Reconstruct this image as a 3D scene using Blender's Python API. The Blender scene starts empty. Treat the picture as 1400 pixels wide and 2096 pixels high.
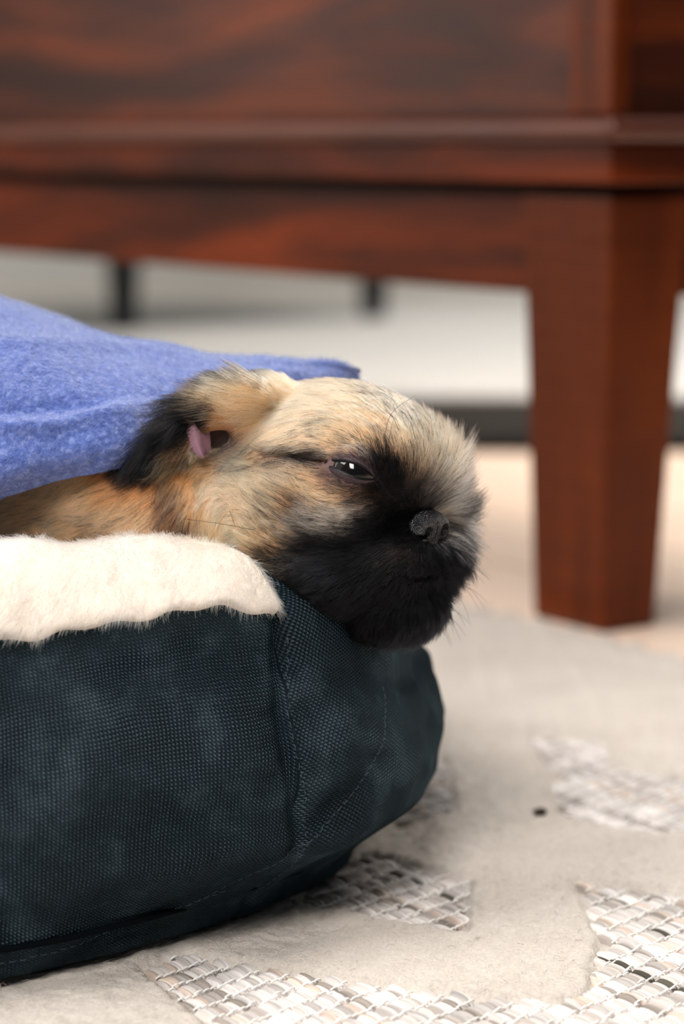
import bpy, math, random
import numpy as np
from mathutils import Vector, Matrix
from mathutils.kdtree import KDTree

rng = np.random.default_rng(7)
random.seed(7)
scene = bpy.context.scene
COL = scene.collection

# ------------------------------------------------------------------ camera
PITCH = math.radians(8.7); CAMZ = 0.2614; FPX = 4949.0
cd = bpy.data.cameras.new('camera'); cam = bpy.data.objects.new('camera', cd); COL.objects.link(cam)
cam.location = (0, 0, CAMZ); cam.rotation_euler = (math.radians(90) - PITCH, 0, 0)
cd.sensor_fit = 'VERTICAL'; cd.sensor_height = 36; cd.sensor_width = 24
cd.lens = 36 * FPX / 2096; cd.clip_start = 0.01; cd.clip_end = 50
cd.dof.use_dof = True; cd.dof.focus_distance = 0.760; cd.dof.aperture_fstop = 6.6
scene.camera = cam
# ------------------------------------------------------------------ world, lights, exposure
scene.view_settings.view_transform = 'Standard'; scene.view_settings.look = 'None'
scene.view_settings.gamma = 1; scene.view_settings.use_curve_mapping = False
scene.view_settings.exposure = 0.0
w = bpy.data.worlds.new('world'); scene.world = w; w.use_nodes = True
bg = w.node_tree.nodes['Background']; bg.inputs[0].default_value = (0.80, 0.90, 1.0, 1); bg.inputs[1].default_value = 0.085


def area(name, loc, aim, sx, sy, power, col, spread=180):
    l = bpy.data.lights.new(name, 'AREA'); l.shape = 'RECTANGLE'; l.size = sx; l.size_y = sy
    l.energy = power; l.color = col; l.spread = math.radians(spread)
    o = bpy.data.objects.new(name, l); COL.objects.link(o); o.location = loc
    o.rotation_euler = (Vector(aim) - Vector(loc)).to_track_quat('-Z', 'Y').to_euler()
    return o


area('window_light_left', (-1.35, 0.30, 1.95), (0, 0.85, 0.05), 1.1, 1.1, 40, (1.0, 0.965, 0.93))
area('overhead_fill', (-0.28, 0.82, 2.3), (-0.05, 0.85, 0.0), 0.9, 0.9, 11, (1.0, 0.97, 0.95), 150)  # added overhead fill in place of ceiling bounce, no real fixture
area('fill_light_behind', (-0.25, -0.75, 1.55), (0.04, 0.70, 0.0), 0.7, 0.7, 2.7, (1.0, 0.96, 0.92), 42)  # added narrow-beam fill that brightens the near rug and cheek
area('window_light_side', (-2.5, 1.95, 0.95), (0.0, 1.45, 0.25), 1.3, 1.5, 5, (1.0, 0.95, 0.9), 110)
area('window_light_room', (0.9, 2.9, 1.9), (0.1, 2.7, 0.0), 1.4, 1.4, 20, (1.0, 0.97, 0.93), 110)
area('window_light_far', (1.25, 2.75, 1.5), (0.25, 1.7, 0.0), 1.2, 1.0, 9, (1.0, 0.93, 0.85), 60)

# ------------------------------------------------------------------ projection helpers (photograph pixels -> places)
CP, SP = math.cos(PITCH), math.sin(PITCH)


def ray(px, py):
    u = (np.asarray(px, float) - 700) / FPX; v = (1048 - np.asarray(py, float)) / FPX
    return np.stack([u + 0 * v, CP + v * SP + 0 * u, -SP + v * CP + 0 * u], -1)


def P(px, py, Y):
    r = ray(px, py); k = np.asarray(Y, float) / r[..., 1]
    return np.array([0, 0, CAMZ]) + r * k[..., None]


def ground(px, py, z=0.0):
    r = ray(px, py); k = (z - CAMZ) / r[..., 2]
    return np.array([0, 0, CAMZ]) + r * k[..., None]


def zat(py, Y):
    return float(P(700, py, Y)[2])


def proj(p):
    q = p - np.array([0, 0, CAMZ])
    dep = q[..., 1] * CP - q[..., 2] * SP; up = q[..., 1] * SP + q[..., 2] * CP
    return 700 + FPX * q[..., 0] / dep, 1048 - FPX * up / dep


# ------------------------------------------------------------------ material helpers
def lin(c):
    return tuple((x / 255 / 12.92) if x / 255 <= 0.04045 else ((x / 255 + 0.055) / 1.055) ** 2.4 for x in c)


class Mat:
    def __init__(s, name, col=(128, 128, 128), rough=0.6, spec=0.4, **kw):
        s.m = bpy.data.materials.new(name); s.m.use_nodes = True
        s.nt = s.m.node_tree; s.b = s.nt.nodes['Principled BSDF']
        s.b.inputs['Base Color'].default_value = (*lin(col), 1)
        s.b.inputs['Roughness'].default_value = rough
        s.b.inputs['Specular IOR Level'].default_value = spec
        for k, v in kw.items():
            s.b.inputs[k.replace('_', ' ')].default_value = v

    def n(s, t, **kw):
        nd = s.nt.nodes.new(t)
        for k, v in kw.items():
            if k.startswith('i_'):
                nd.inputs[int(k[2:])].default_value = v
            else:
                setattr(nd, k, v)
        return nd

    def l(s, a, b):
        s.nt.links.new(a, b); return s

    def coord(s, kind='Object', scale=(1, 1, 1), rot=(0, 0, 0)):
        t = s.n('ShaderNodeTexCoord'); mp = s.n('ShaderNodeMapping')
        mp.inputs['Scale'].default_value = scale; mp.inputs['Rotation'].default_value = rot
        s.l(t.outputs[kind], mp.inputs[0]); return mp.outputs[0]

    def noise(s, vec, scale, detail=4, rough=0.55, dist=0.0):
        nd = s.n('ShaderNodeTexNoise'); s.l(vec, nd.inputs['Vector'])
        nd.inputs['Scale'].default_value = scale; nd.inputs['Detail'].default_value = detail
        nd.inputs['Roughness'].default_value = rough; nd.inputs['Distortion'].default_value = dist
        return nd.outputs[0]

    def ramp(s, fac, stops):
        r = s.n('ShaderNodeValToRGB'); s.l(fac, r.inputs[0])
        while len(r.color_ramp.elements) < len(stops):
            r.color_ramp.elements.new(0.5)
        for e, (p, c) in zip(r.color_ramp.elements, stops):
            e.position = p; e.color = (*lin(c), 1)
        return r.outputs[0]

    def math(s, op, a, b=None, c=None):
        nd = s.n('ShaderNodeMath', operation=op)
        for i, x in enumerate((a, b, c)):
            if x is None: continue
            if isinstance(x, (int, float)): nd.inputs[i].default_value = x
            else: s.l(x, nd.inputs[i])
        return nd.outputs[0]

    def bump(s, h, dist, strength=1.0, prev=None):
        b = s.n('ShaderNodeBump'); b.inputs['Distance'].default_value = dist; b.inputs['Strength'].default_value = strength
        s.l(h, b.inputs['Height'])
        if prev is not None: s.l(prev, b.inputs['Normal'])
        s.l(b.outputs[0], s.b.inputs['Normal']); return b.outputs[0]

    def base(s, out):
        s.l(out, s.b.inputs['Base Color']); return s


def hair_mat(name, rough=0.4, radial=0.5, ior=1.24):
    m = bpy.data.materials.new(name); m.use_nodes = True; nt = m.node_tree; nt.nodes.clear()
    o_ = nt.nodes.new('ShaderNodeOutputMaterial'); h_ = nt.nodes.new('ShaderNodeBsdfHairPrincipled'); a_ = nt.nodes.new('ShaderNodeAttribute')
    h_.parametrization = 'COLOR'; a_.attribute_name = 'col'
    h_.inputs['IOR'].default_value = ior
    nt.links.new(a_.outputs['Color'], h_.inputs['Color']); nt.links.new(h_.outputs[0], o_.inputs[0])
    h_.inputs['Roughness'].default_value = rough; h_.inputs['Radial Roughness'].default_value = radial
    return m


def attr_mat(name, rough=0.5, spec=0.3, att='col'):
    m = Mat(name, rough=rough, spec=spec)
    a = m.n('ShaderNodeAttribute'); a.attribute_name = att; m.base(a.outputs['Color']); return m


# ------------------------------------------------------------------ mesh helpers
def mesh_obj(name, verts, faces, mat=None, parent=None, smooth=True, uv=None, col=None):
    me = bpy.data.meshes.new(name)
    verts = np.asarray(verts, np.float32)
    if isinstance(faces, np.ndarray):
        nf, k = faces.shape
        me.vertices.add(len(verts)); me.vertices.foreach_set('co', verts.ravel())
        me.loops.add(nf * k); me.loops.foreach_set('vertex_index', faces.ravel().astype(np.int32))
        me.polygons.add(nf); me.polygons.foreach_set('loop_start', np.arange(0, nf * k, k, dtype=np.int32))
        me.update(calc_edges=True)
    else:
        me.from_pydata([tuple(map(float, v)) for v in verts], [], faces)
    me.validate(); me.update()
    me.polygons.foreach_set('use_smooth', [smooth] * len(me.polygons))
    if uv is not None:
        ul = me.uv_layers.new(name='UVMap'); vi = np.empty(len(me.loops), np.int32); me.loops.foreach_get('vertex_index', vi)
        ul.data.foreach_set('uv', np.asarray(uv, np.float32)[vi].ravel())
    if col is not None:
        a = me.color_attributes.new(name='col', type='FLOAT_COLOR', domain='POINT')
        c = np.ones((len(verts), 4), np.float32); c[:, :3] = col; a.data.foreach_set('color', c.ravel())
    if mat is not None: me.materials.append(mat.m if isinstance(mat, Mat) else mat)
    o = bpy.data.objects.new(name, me); COL.objects.link(o)
    if parent is not None: o.parent = parent
    return o


def tag(o, label=None, cat=None, group=None, kind=None):
    for k, v in (('label', label), ('category', cat), ('group', group), ('kind', kind)):
        if v: o[k] = v
    return o


def empty(name, loc=(0, 0, 0)):
    o = bpy.data.objects.new(name, None); COL.objects.link(o); o.location = loc; return o


def to_local(o, parent):
    """keep the object where its vertices put it after parenting to an empty that is not at the origin"""
    o.matrix_parent_inverse = Matrix.Translation(-parent.location); return o


def grid_faces(nu, nv, wrapu=False):
    iu = np.arange(nu if wrapu else nu - 1); iv = np.arange(nv - 1)
    a, b = np.meshgrid(iu, iv, indexing='ij'); a = a.ravel(); b = b.ravel(); a2 = (a + 1) % nu
    return np.stack([a * nv + b, a2 * nv + b, a2 * nv + b + 1, a * nv + b + 1], 1)


def box(name, x0, x1, y0, y1, z0, z1, mat, parent=None, bevel=0.0, frame=None, taper=None):
    """a box in the (a, b, z) frame; taper=(x0,x1,y0,y1) of the lower end"""
    tx0, tx1, ty0, ty1 = taper or (x0, x1, y0, y1)
    v = np.array([[tx0, ty0, z0], [tx1, ty0, z0], [tx1, ty1, z0], [tx0, ty1, z0], [x0, y0, z1], [x1, y0, z1], [x1, y1, z1], [x0, y1, z1]], float)
    f = [(0, 3, 2, 1), (4, 5, 6, 7), (0, 1, 5, 4), (1, 2, 6, 5), (2, 3, 7, 6), (3, 0, 4, 7)]
    if frame is not None:
        o_, A, B = frame
        v = np.stack([o_[0] + v[:, 0] * A[0] + v[:, 1] * B[0], o_[1] + v[:, 0] * A[1] + v[:, 1] * B[1], v[:, 2]], 1)
        if A[0] * B[1] - A[1] * B[0] < 0: f = [q[::-1] for q in f]
    o = mesh_obj(name, v, f, mat, parent, smooth=False)
    if bevel:
        md = o.modifiers.new('bevel', 'BEVEL'); md.width = bevel; md.segments = 3
    return o


def catmull(pts, n):
    pts = np.asarray(pts, float); m = len(pts)
    t = np.linspace(0, m - 1, n); i = np.clip(t.astype(int), 0, m - 2); f = (t - i)[:, None]
    g = lambda k: pts[np.clip(k, 0, m - 1)]
    p0, p1, p2, p3 = g(i - 1), g(i), g(i + 1), g(i + 2)
    return 0.5 * (2 * p1 + (p2 - p0) * f + (2 * p0 - 5 * p1 + 4 * p2 - p3) * f ** 2 + (3 * p1 - p0 - 3 * p2 + p3) * f ** 3)


def tube(name, pts, rad, mat, parent=None, seg=8):
    pts = np.asarray(pts, float); n = len(pts)
    rad = np.broadcast_to(np.asarray(rad, float), (n,))
    T = np.gradient(pts, axis=0); T /= np.linalg.norm(T, axis=1)[:, None] + 1e-12
    ref = np.array([0.13, 0.2, 0.97]); A = np.cross(T, ref); A /= np.linalg.norm(A, axis=1)[:, None] + 1e-12; B = np.cross(T, A)
    an = np.linspace(0, 2 * math.pi, seg, endpoint=False)
    V = pts[:, None, :] + rad[:, None, None] * (np.cos(an)[None, :, None] * A[:, None] + np.sin(an)[None, :, None] * B[:, None])
    F = []
    for i in range(n - 1):
        for j in range(seg):
            k = (j + 1) % seg; F.append((i * seg + j, i * seg + k, (i + 1) * seg + k, (i + 1) * seg + j))
    F.append(tuple(range(seg))[::-1]); F.append(tuple((n - 1) * seg + j for j in range(seg)))
    return mesh_obj(name, V.reshape(-1, 3), F, mat, parent)


def vnoise(p, seed=0):
    """smooth value noise in 3-D, -1..1"""
    p = np.asarray(p, float); i = np.floor(p).astype(np.int64); f = p - i; f = f * f * (3 - 2 * f)
    def h(ix, iy, iz):
        n = (ix * 73856093) ^ (iy * 19349663) ^ (iz * 83492791) ^ (seed * 2654435761)
        n = (n ^ (n >> 13)) * 1274126177 & 0x7fffffff
        return ((n ^ (n >> 16)) & 0xffff) / 32767.5 - 1
    r = 0
    for dx in (0, 1):
        for dy in (0, 1):
            for dz in (0, 1):
                wgt = (f[..., 0] if dx else 1 - f[..., 0]) * (f[..., 1] if dy else 1 - f[..., 1]) * (f[..., 2] if dz else 1 - f[..., 2])
                r = r + wgt * h(i[..., 0] + dx, i[..., 1] + dy, i[..., 2] + dz)
    return r


def hair_obj(name, pts, rad, col, mat, parent=None):
    """pts (n,k,3), rad (n,k), col (n,k,3)"""
    n, k, _ = pts.shape
    hc_ = bpy.data.hair_curves.new(name); hc_.add_curves([k] * n)
    hc_.attributes['position'].data.foreach_set('vector', pts.astype(np.float32).ravel())
    ra = hc_.attributes.get('radius') or hc_.attributes.new('radius', 'FLOAT', 'POINT')
    ra.data.foreach_set('value', rad.astype(np.float32).ravel())
    ca = hc_.attributes.new('col', 'FLOAT_COLOR', 'POINT')
    c4 = np.ones((n * k, 4), np.float32); c4[:, :3] = col.reshape(-1, 3); ca.data.foreach_set('color', c4.ravel())
    hc_.materials.append(mat.m if isinstance(mat, Mat) else mat)
    o = bpy.data.objects.new(name, hc_); COL.objects.link(o)
    if parent is not None: o.parent = parent
    return o


def sample_faces(V, F, n, weight=None):
    """random points on a quad mesh"""
    a, b, c, d = (V[F[:, i]] for i in range(4))
    nr = np.cross(c - a, d - b); ar = np.linalg.norm(nr, axis=1) + 1e-15
    pw = ar if weight is None else ar * weight
    idx = rng.choice(len(F), n, p=pw / pw.sum()); u = rng.random((n, 1)); v = rng.random((n, 1))
    p = (a[idx] * (1 - u) + b[idx] * u) * (1 - v) + (d[idx] * (1 - u) + c[idx] * u) * v
    return p, (nr / ar[:, None])[idx], idx


# ================================================================== SETTING
m_floor = Mat('pale_wood_floor', rough=0.38, spec=0.5)
_v = m_floor.coord('Object', (1, 1, 1), (0, 0, math.radians(54)))
_br = m_floor.n('ShaderNodeTexBrick'); m_floor.l(_v, _br.inputs['Vector'])
_br.inputs['Color1'].default_value = (*lin((240, 212, 190)), 1); _br.inputs['Color2'].default_value = (*lin((232, 202, 178)), 1)
_br.inputs['Mortar'].default_value = (*lin((150, 110, 85)), 1); _br.inputs['Scale'].default_value = 1.0
_br.inputs['Mortar Size'].default_value = 0.0015; _br.inputs['Brick Width'].default_value = 1.2; _br.inputs['Row Height'].default_value = 0.12
m_floor.base(_br.outputs[0])
tag(box('floor', -3, 3, -1.5, 4.0, -0.05, 0, m_floor), kind='structure')
m_wall = Mat('pale_grey_wall_paint', (228, 236, 236), 0.8, 0.2)
m_wall.bump(m_wall.noise(m_wall.coord(), 300, 3), 0.0004, 0.5)
tag(box('wall_back', -3, 3, 4.0, 4.1, 0, 2.6, m_wall), kind='structure')
tag(box('wall_left', -3.1, -3, -1.5, 4.0, 0, 2.6, m_wall), kind='structure')
m_trim = Mat('white_gloss_trim', (228, 230, 226), 0.4, 0.5)
tag(box('baseboard_back', -3, 3, 3.985, 4.0, 0, 0.12, m_trim, bevel=0.003), kind='structure')

# ================================================================== FAR ROOM: pale rug, dark sheet for floor shade, dark sideboard
m_pale = Mat('pale_far_rug_wool', (214, 210, 204), 0.95, 0.1)
m_pale.bump(m_pale.noise(m_pale.coord(), 220, 4), 0.004, 0.8)


def soft_slab(name, pts, z, mat, edge=0.006):
    pts = np.array(pts, float); c = pts.mean(0)
    rings = []
    for k, (ins, zz) in enumerate(((0, 0.0), (0, z * 0.6), (edge * 0.4, z * 0.92), (edge, z))):
        d = c - pts; d /= np.linalg.norm(d, axis=1)[:, None]
        q = pts + d * ins; rings.append(np.c_[q, np.full(len(q), zz)])
    V = np.concatenate(rings); n = len(pts); F = []
    for r in range(3):
        for j in range(n):
            F.append((r * n + j, r * n + (j + 1) % n, (r + 1) * n + (j + 1) % n, (r + 1) * n + j))
    F.append(tuple(3 * n + j for j in range(n)))
    return mesh_obj(name, V, F, mat)


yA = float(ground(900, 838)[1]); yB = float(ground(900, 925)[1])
tag(soft_slab('area_rug', [(-0.50, yA + 0.02), (1.5, yA + 0.02), (1.5, 3.92), (-0.9, 3.92)], 0.012, m_pale),
    'plain off-white rug on the far floor, under the dark sideboard legs', 'rug')
m_shade = Mat('dark_brown_shade', (36, 30, 25), 0.9, 0.15)  # flat dark sheet stands in for the shaded band of floor
m_shade.bump(m_shade.noise(m_shade.coord(), 500, 3), 0.002, 0.8)
tag(soft_slab('shade_band', [(-0.42, yB), (0.9, yB), (0.9, yA), (-0.42, yA)], 0.010, m_shade),
    'dark brown flat sheet standing in for the shaded floor beyond the wooden chest', 'mat')
m_blk = Mat('black_lacquer_wood', (18, 20, 22), 0.4, 0.4)
m_blk.base(m_blk.ramp(m_blk.noise(m_blk.coord('Object', (6, 6, 60)), 3), [(0.3, (12, 14, 16)), (0.8, (26, 28, 30))]))
LG = [ground(254, 678, 0.012), ground(764, 652, 0.012)]
sb = empty('sideboard', (float(LG[0][0]), float(LG[0][1]), 0.012))
tag(sb, 'black sideboard on tapered legs far behind the wooden chest', 'sideboard')
dvec = (LG[1] - LG[0])[:2]; L_ = np.linalg.norm(dvec); dA = dvec / L_
dB = np.array([-dA[1], dA[0]])
for (q, px_) in ((LG[0], 0), (LG[1], 1)):
    vw = q[:2] / np.linalg.norm(q[:2])
    for kk, dd in enumerate((0.0, 0.17)):
        c = q[:2] + vw * dd; wb, wt = 0.013, 0.021
        to_local(box('leg', -wt, wt, -wt, wt, 0.013, 0.17, m_blk, sb, 0.002, ((c[0], c[1]), dA, dB), (-wb, wb, -wb, wb)), sb)
fr = ((LG[0][0], LG[0][1]), dA, dB)
to_local(box('cabinet_body', -0.06, L_ + 0.06, -0.04, 0.22, 0.171, 0.62, m_blk, sb, 0.004, fr), sb)
to_local(box('door', -0.045, L_ / 2 - 0.004, -0.055, -0.041, 0.20, 0.60, m_blk, sb, 0.003, fr), sb)
to_local(box('door', L_ / 2 + 0.004, L_ + 0.045, -0.055, -0.041, 0.20, 0.60, m_blk, sb, 0.003, fr), sb)

# ================================================================== WOODEN CHEST ON LEGS
AL = math.radians(54)
A = np.array([-math.cos(AL), math.sin(AL)]); B = np.array([math.sin(AL), math.cos(AL)])
C0 = P(1250, 600, 1.262)[:2]; CH = ((C0[0], C0[1]), A, B)


def wood(name, c1, c2, c3, rough=0.32, dirscale=(1.2, 1.2, 9)):
    m = Mat(name, rough=rough, spec=0.5)
    v = m.coord('Object', dirscale, (0, 0, 0))
    n1 = m.noise(v, 2.6, 3, 0.45, 0.7); n2 = m.noise(m.coord('Object', (3, 3, 60)), 4, 4, 0.6, 0.6)
    f = m.math('ADD', m.math('MULTIPLY', n1, 0.75), m.math('MULTIPLY', n2, 0.25))
    m.base(m.ramp(f, [(0.30, c1), (0.5, c2), (0.68, c3)]))
    m.l(m.math('ADD', m.math('MULTIPLY', n2, 0.2), rough - 0.1), m.b.inputs['Roughness'])
    m.bump(n2, 0.0006, 0.4)
    m.b.inputs['Coat Weight'].default_value = 0.08; m.b.inputs['Coat Roughness'].default_value = 0.3
    return m


m_w1 = wood('mahogany_panel', (26, 10, 6), (68, 28, 12), (126, 56, 18))
m_w2 = wood('mahogany_rail', (30, 12, 6), (72, 29, 12), (128, 52, 16))
m_w3 = wood('mahogany_leg', (58, 23, 4), (88, 35, 8), (112, 50, 12), dirscale=(9, 9, 1.2))
m_w3.b.inputs['Coat Weight'].default_value = 0.0; m_w3.b.inputs['Specular IOR Level'].default_value = 0.15
m_w1.b.inputs['Coat Weight'].default_value = 0.0; m_w1.b.inputs['Specular IOR Level'].default_value = 0.22
m_w2.b.inputs['Coat Weight'].default_value = 0.0; m_w2.b.inputs['Specular IOR Level'].default_value = 0.12
CL, CDp = 1.70, 0.36
zg = zat(378, 1.262)
chest = empty('wooden_chest', (C0[0], C0[1], 0)); tag(chest, 'dark red-brown wooden chest on tall square legs behind the pet bed', 'chest')


def cbox(nm, *a, **k): return to_local(box(nm, *a, parent=chest, frame=CH, **k), chest)


LW, LD = 0.072, 0.056
for ia in (0, 1):
    for ib in (0, 1):
        a0, a1 = (0, LW) if ia == 0 else (CL - LW, CL); b0, b1 = (0, LD) if ib == 0 else (CDp - LD, CDp)
        ta = (a0 + 0.010, a1 - 0.004) if ia == 0 else (a0 + 0.006, a1 - 0.012)
        tb = (b0 + 0.008, b1 - 0.010) if ib == 0 else (b0 + 0.004, b1 - 0.010)
        cbox('leg', a0, a1, b0, b1, 0.0005, zg - 0.006, m_w3, bevel=0.002, taper=(*ta, *tb))
zap = zat(592, 1.36)
cbox('apron', LW + 0.0005, CL - LW - 0.0005, 0.006, 0.026, zap, zg - 0.006, m_w2, bevel=0.002)
cbox('apron', LW + 0.0005, CL - LW - 0.0005, CDp - 0.026, CDp - 0.006, zap, zg - 0.006, m_w2, bevel=0.002)
cbox('apron', 0.006, 0.026, LD + 0.0005, CDp - LD - 0.0005, zap, zg - 0.006, m_w2, bevel=0.002)
cbox('apron', CL - 0.026, CL - 0.006, LD + 0.0005, CDp - LD - 0.0005, zap, zg - 0.006, m_w2, bevel=0.002)
cbox('spacer', 0.010, CL - 0.010, 0.010, CDp - 0.010, zg - 0.006, zg + 0.0005, Mat('dark_gap_wood', (30, 16, 10), 0.7, 0.2))
z1 = zat(292, 1.262); z2 = zat(238, 1.262)
e = -0.010
cbox('bottom_rail', e, CL - e, e, CDp - e, zg + 0.0005, z1, m_w2, bevel=0.002)
cbox('molding', e - 0.006, CL - e + 0.006, e - 0.006, CDp - e + 0.006, z1 + 0.0002, z2, wood('mahogany_molding', (52, 22, 13), (86, 40, 24), (110, 56, 34), 0.38), bevel=0.006)
ZT = 0.56
cbox('panel', 0.004, CL - 0.004, 0.004, CDp - 0.004, z2 + 0.0002, ZT, m_w1, bevel=0.001)
for a0, a1 in ((e, 0.024), (CL - 0.024, CL - e)):
    cbox('stile', a0, a1, e, 0.0035, z2 + 0.0002, ZT, m_w3, bevel=0.002)
    cbox('stile', a0, a1, CDp - 0.0035, CDp - e, z2 + 0.0002, ZT, m_w3, bevel=0.002)
cbox('lid', -0.02, CL + 0.02, -0.02, CDp + 0.02, ZT + 0.0005, ZT + 0.022, m_w1, bevel=0.005)

# ================================================================== RUG with woven figures
RO = C0 - B * 0.012 + A * 0.0       # a point on the far edge of the rug
RZ = 0.0065


def gpoly(pts): return np.array([ground(x, y, RZ)[:2] for x, y in pts])


POLY = [gpoly(q) for q in (
    [(600, 1838), (700, 1752), (760, 1742), (962, 1792), (955, 1902), (860, 1888), (760, 1872)],
    [(278, 1972), (340, 1936), (500, 1962), (760, 2002), (1000, 2030), (1150, 2040), (1206, 2020), (1228, 1920), (1172, 1795), (1300, 1806), (1560, 1850), (1800, 2300), (420, 2300), (430, 2096)],
    [(700, 1640), (800, 1560), (905, 1545), (925, 1600), (930, 1655), (820, 1690)],
    [(1080, 1500), (1240, 1515), (1250, 1560), (1500, 1600), (1520, 1705), (1320, 1700), (1140, 1665), (1130, 1580)],
)]


def polydist(x, y, poly):
    d = np.full(x.shape, 1e9); ins = np.zeros(x.shape, bool); n = len(poly)
    for i in range(n):
        x0, y0 = poly[i]; x1, y1 = poly[(i + 1) % n]; ex, ey = x1 - x0, y1 - y0
        t = np.clip(((x - x0) * ex + (y - y0) * ey) / (ex * ex + ey * ey), 0, 1)
        d = np.minimum(d, (x - x0 - t * ex) ** 2 + (y - y0 - t * ey) ** 2)
        c = ((y0 > y) != (y1 > y)) & (x < ex * (y - y0) / (ey + 1e-15) + x0); ins ^= c
    return np.where(ins, -1, 1) * np.sqrt(d)


def zone(x, y):
    wob = 0.0012 * vnoise(np.stack([x * 400, y * 400, 0 * x], -1), 3)
    return np.min([polydist(x, y, q) for q in POLY], 0) + wob


def axis(lo, f0, f1, hi, fine, coarse):
    return np.concatenate([np.arange(lo, f0, coarse), np.arange(f0, f1, fine), np.arange(f1, hi + coarse, coarse)])


# rug frame: s along -A (towards lower right), t along -B from its far edge
xs = axis(-0.9, -0.15, 0.24, 0.9, 0.0011, 0.02); ys = axis(0.30, 0.625, 1.02, 1.60, 0.0011, 0.02)
X, Yg = np.meshgrid(xs, ys, indexing='ij')
Z = RZ + 0.0006 * vnoise(np.stack([X * 700, Yg * 700, 0 * X], -1), 1) + 0.0005 * vnoise(np.stack([X * 180, Yg * 180, 0 * X], -1), 2)
zd = zone(X, Yg); Z = np.where(zd < 0, 0.0030 + 0 * Z, Z * 1.0); Z = np.where((zd >= 0) & (zd < 0.0015), Z - 0.0012, Z)
V = np.stack([X, Yg, Z], -1).reshape(-1, 3); F = grid_faces(len(xs), len(ys))
edge = ((V[:, :2] - RO) @ B)                       # beyond the far edge when > 0
k1 = (edge > -0.0001); V[k1, 2] = 0.0004
keep = (edge[F].min(1) < 0)
V2 = V.copy(); over = np.clip(edge, 0, None); V2[:, :2] -= over[:, None] * B; V = V2
m_rug = Mat('felted_beige_rug', rough=0.95, spec=0.1)
_c = m_rug.coord()
m_rug.base(m_rug.ramp(m_rug.math('ADD', m_rug.math('MULTIPLY', m_rug.noise(_c, 900, 3), 0.6), m_rug.math('MULTIPLY', m_rug.noise(_c, 25, 3), 0.4)),
                      [(0.3, (188, 178, 168)), (0.5, (206, 197, 187)), (0.7, (217, 209, 199))]))
m_rug.bump(m_rug.noise(_c, 1600, 4), 0.0008, 0.7)
usedF = F[keep]
rug = mesh_obj('rug', V, usedF, m_rug)
rug.data.update(); tag(rug, 'beige felted rug with woven grey geometric figures under the pet bed', 'rug')

# woven yarn bumps: rows of yarn floats held by white stitches
ea = -A; eb = -B                                   # yarn direction / row direction on the ground
PL, PW = 0.0098, 0.0027
bumpsC = []
for gi, (gx0, gx1, gy0, gy1) in enumerate([(-0.16, 0.26, 0.60, 1.34)]):
    cs = np.array([[x, y] for x in (gx0, gx1) for y in (gy0, gy1)]); s_ = cs @ ea; t_ = cs @ eb
    ns = np.arange(math.floor(s_.min() / PL), math.ceil(s_.max() / PL)); nt = np.arange(math.floor(t_.min() / PW), math.ceil(t_.max() / PW))
    S, T = np.meshgrid(ns, nt, indexing='ij'); S = S.ravel(); T = T.ravel()
    off = 0.06 * T + 0.06 * rng.standard_normal(len(T))
    sc = (S + off) * PL; tc = T * PW
    cx = sc * ea[0] + tc * eb[0]; cy = sc * ea[1] + tc * eb[1]
    ok = (cx > gx0) & (cx < gx1) & (cy > gy0) & (cy < gy1); cx, cy, S, T = cx[ok], cy[ok], S[ok], T[ok]
    ok = zone(cx, cy) < -0.0008; bumpsC.append(np.stack([cx, cy, S[ok] * 0 + 0 if False else cx * 0], -1)[ok]); ROW = T[ok]; SEG = S[ok]
bc = bumpsC[0][:, :2]; nb = len(bc)
gu = np.linspace(-1, 1, 7); gv = np.linspace(-1, 1, 9); GU, GV = np.meshgrid(gu, gv, indexing='ij'); GU = GU.ravel(); GV = GV.ravel()
hgt = np.sqrt(np.clip(1 - np.abs(GU) ** 2.6, 0, 1)) * np.sqrt(np.clip(1 - GV ** 2, 0, 1))
lenj = 1 + 0.06 * rng.standard_normal(nb)[:, None]; angj = 0.03 * rng.standard_normal(nb)[:, None]
us = GU[None] * PL * 0.56 * lenj; vs = GV[None] * PW * 0.56 + us * angj + 0.00025 * rng.standard_normal(nb)[:, None]
bx = bc[:, :1] + us * ea[0] + vs * eb[0]; by = bc[:, 1:] + us * ea[1] + vs * eb[1]
bz = 0.0026 + hgt[None] * (0.0027 + 0.0003 * rng.standard_normal(nb)[:, None]) + 0.00016 * np.repeat(rng.standard_normal((nb, 1, 9)), 7, 1).reshape(nb, 63)
VB = np.stack([bx, by, bz], -1).reshape(-1, 3)
fb = grid_faces(7, 9); FB = (fb[None] + (np.arange(nb) * 63)[:, None, None]).reshape(-1, 4)
pal = np.array([lin(c) for c in ((208, 201, 196), (194, 186, 181), (174, 165, 158), (146, 137, 129), (84, 80, 70), (218, 212, 208), (204, 186, 173))])
rowc = rng.choice(7, 4000, p=[.29, .24, .12, .05, .02, .20, .08]); segc = rng.choice(7, nb, p=[.30, .24, .10, .04, .015, .225, .08])
pick = np.where(rng.random(nb) < 0.8, rowc[(ROW % 4000)], segc)
cb = pal[pick][:, None, :] * (1 + 0.25 * rng.standard_normal((nb, 1, 1)) * 0.5)
streak = 1 + 0.16 * np.repeat(rng.standard_normal((nb, 1, 9)), 7, 1).reshape(nb, 63, 1)
cb = np.clip(cb * streak, 0.01, 0.9) * np.ones((nb, 63, 1))
m_yarn = attr_mat('mixed_grey_yarn', 0.8, 0.2)
yarn = mesh_obj('woven_pattern', VB, FB, m_yarn, rug, col=cb.reshape(-1, 3)); yarn['label'] = 'woven grey yarn figures'; yarn['kind'] = 'stuff'
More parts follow.
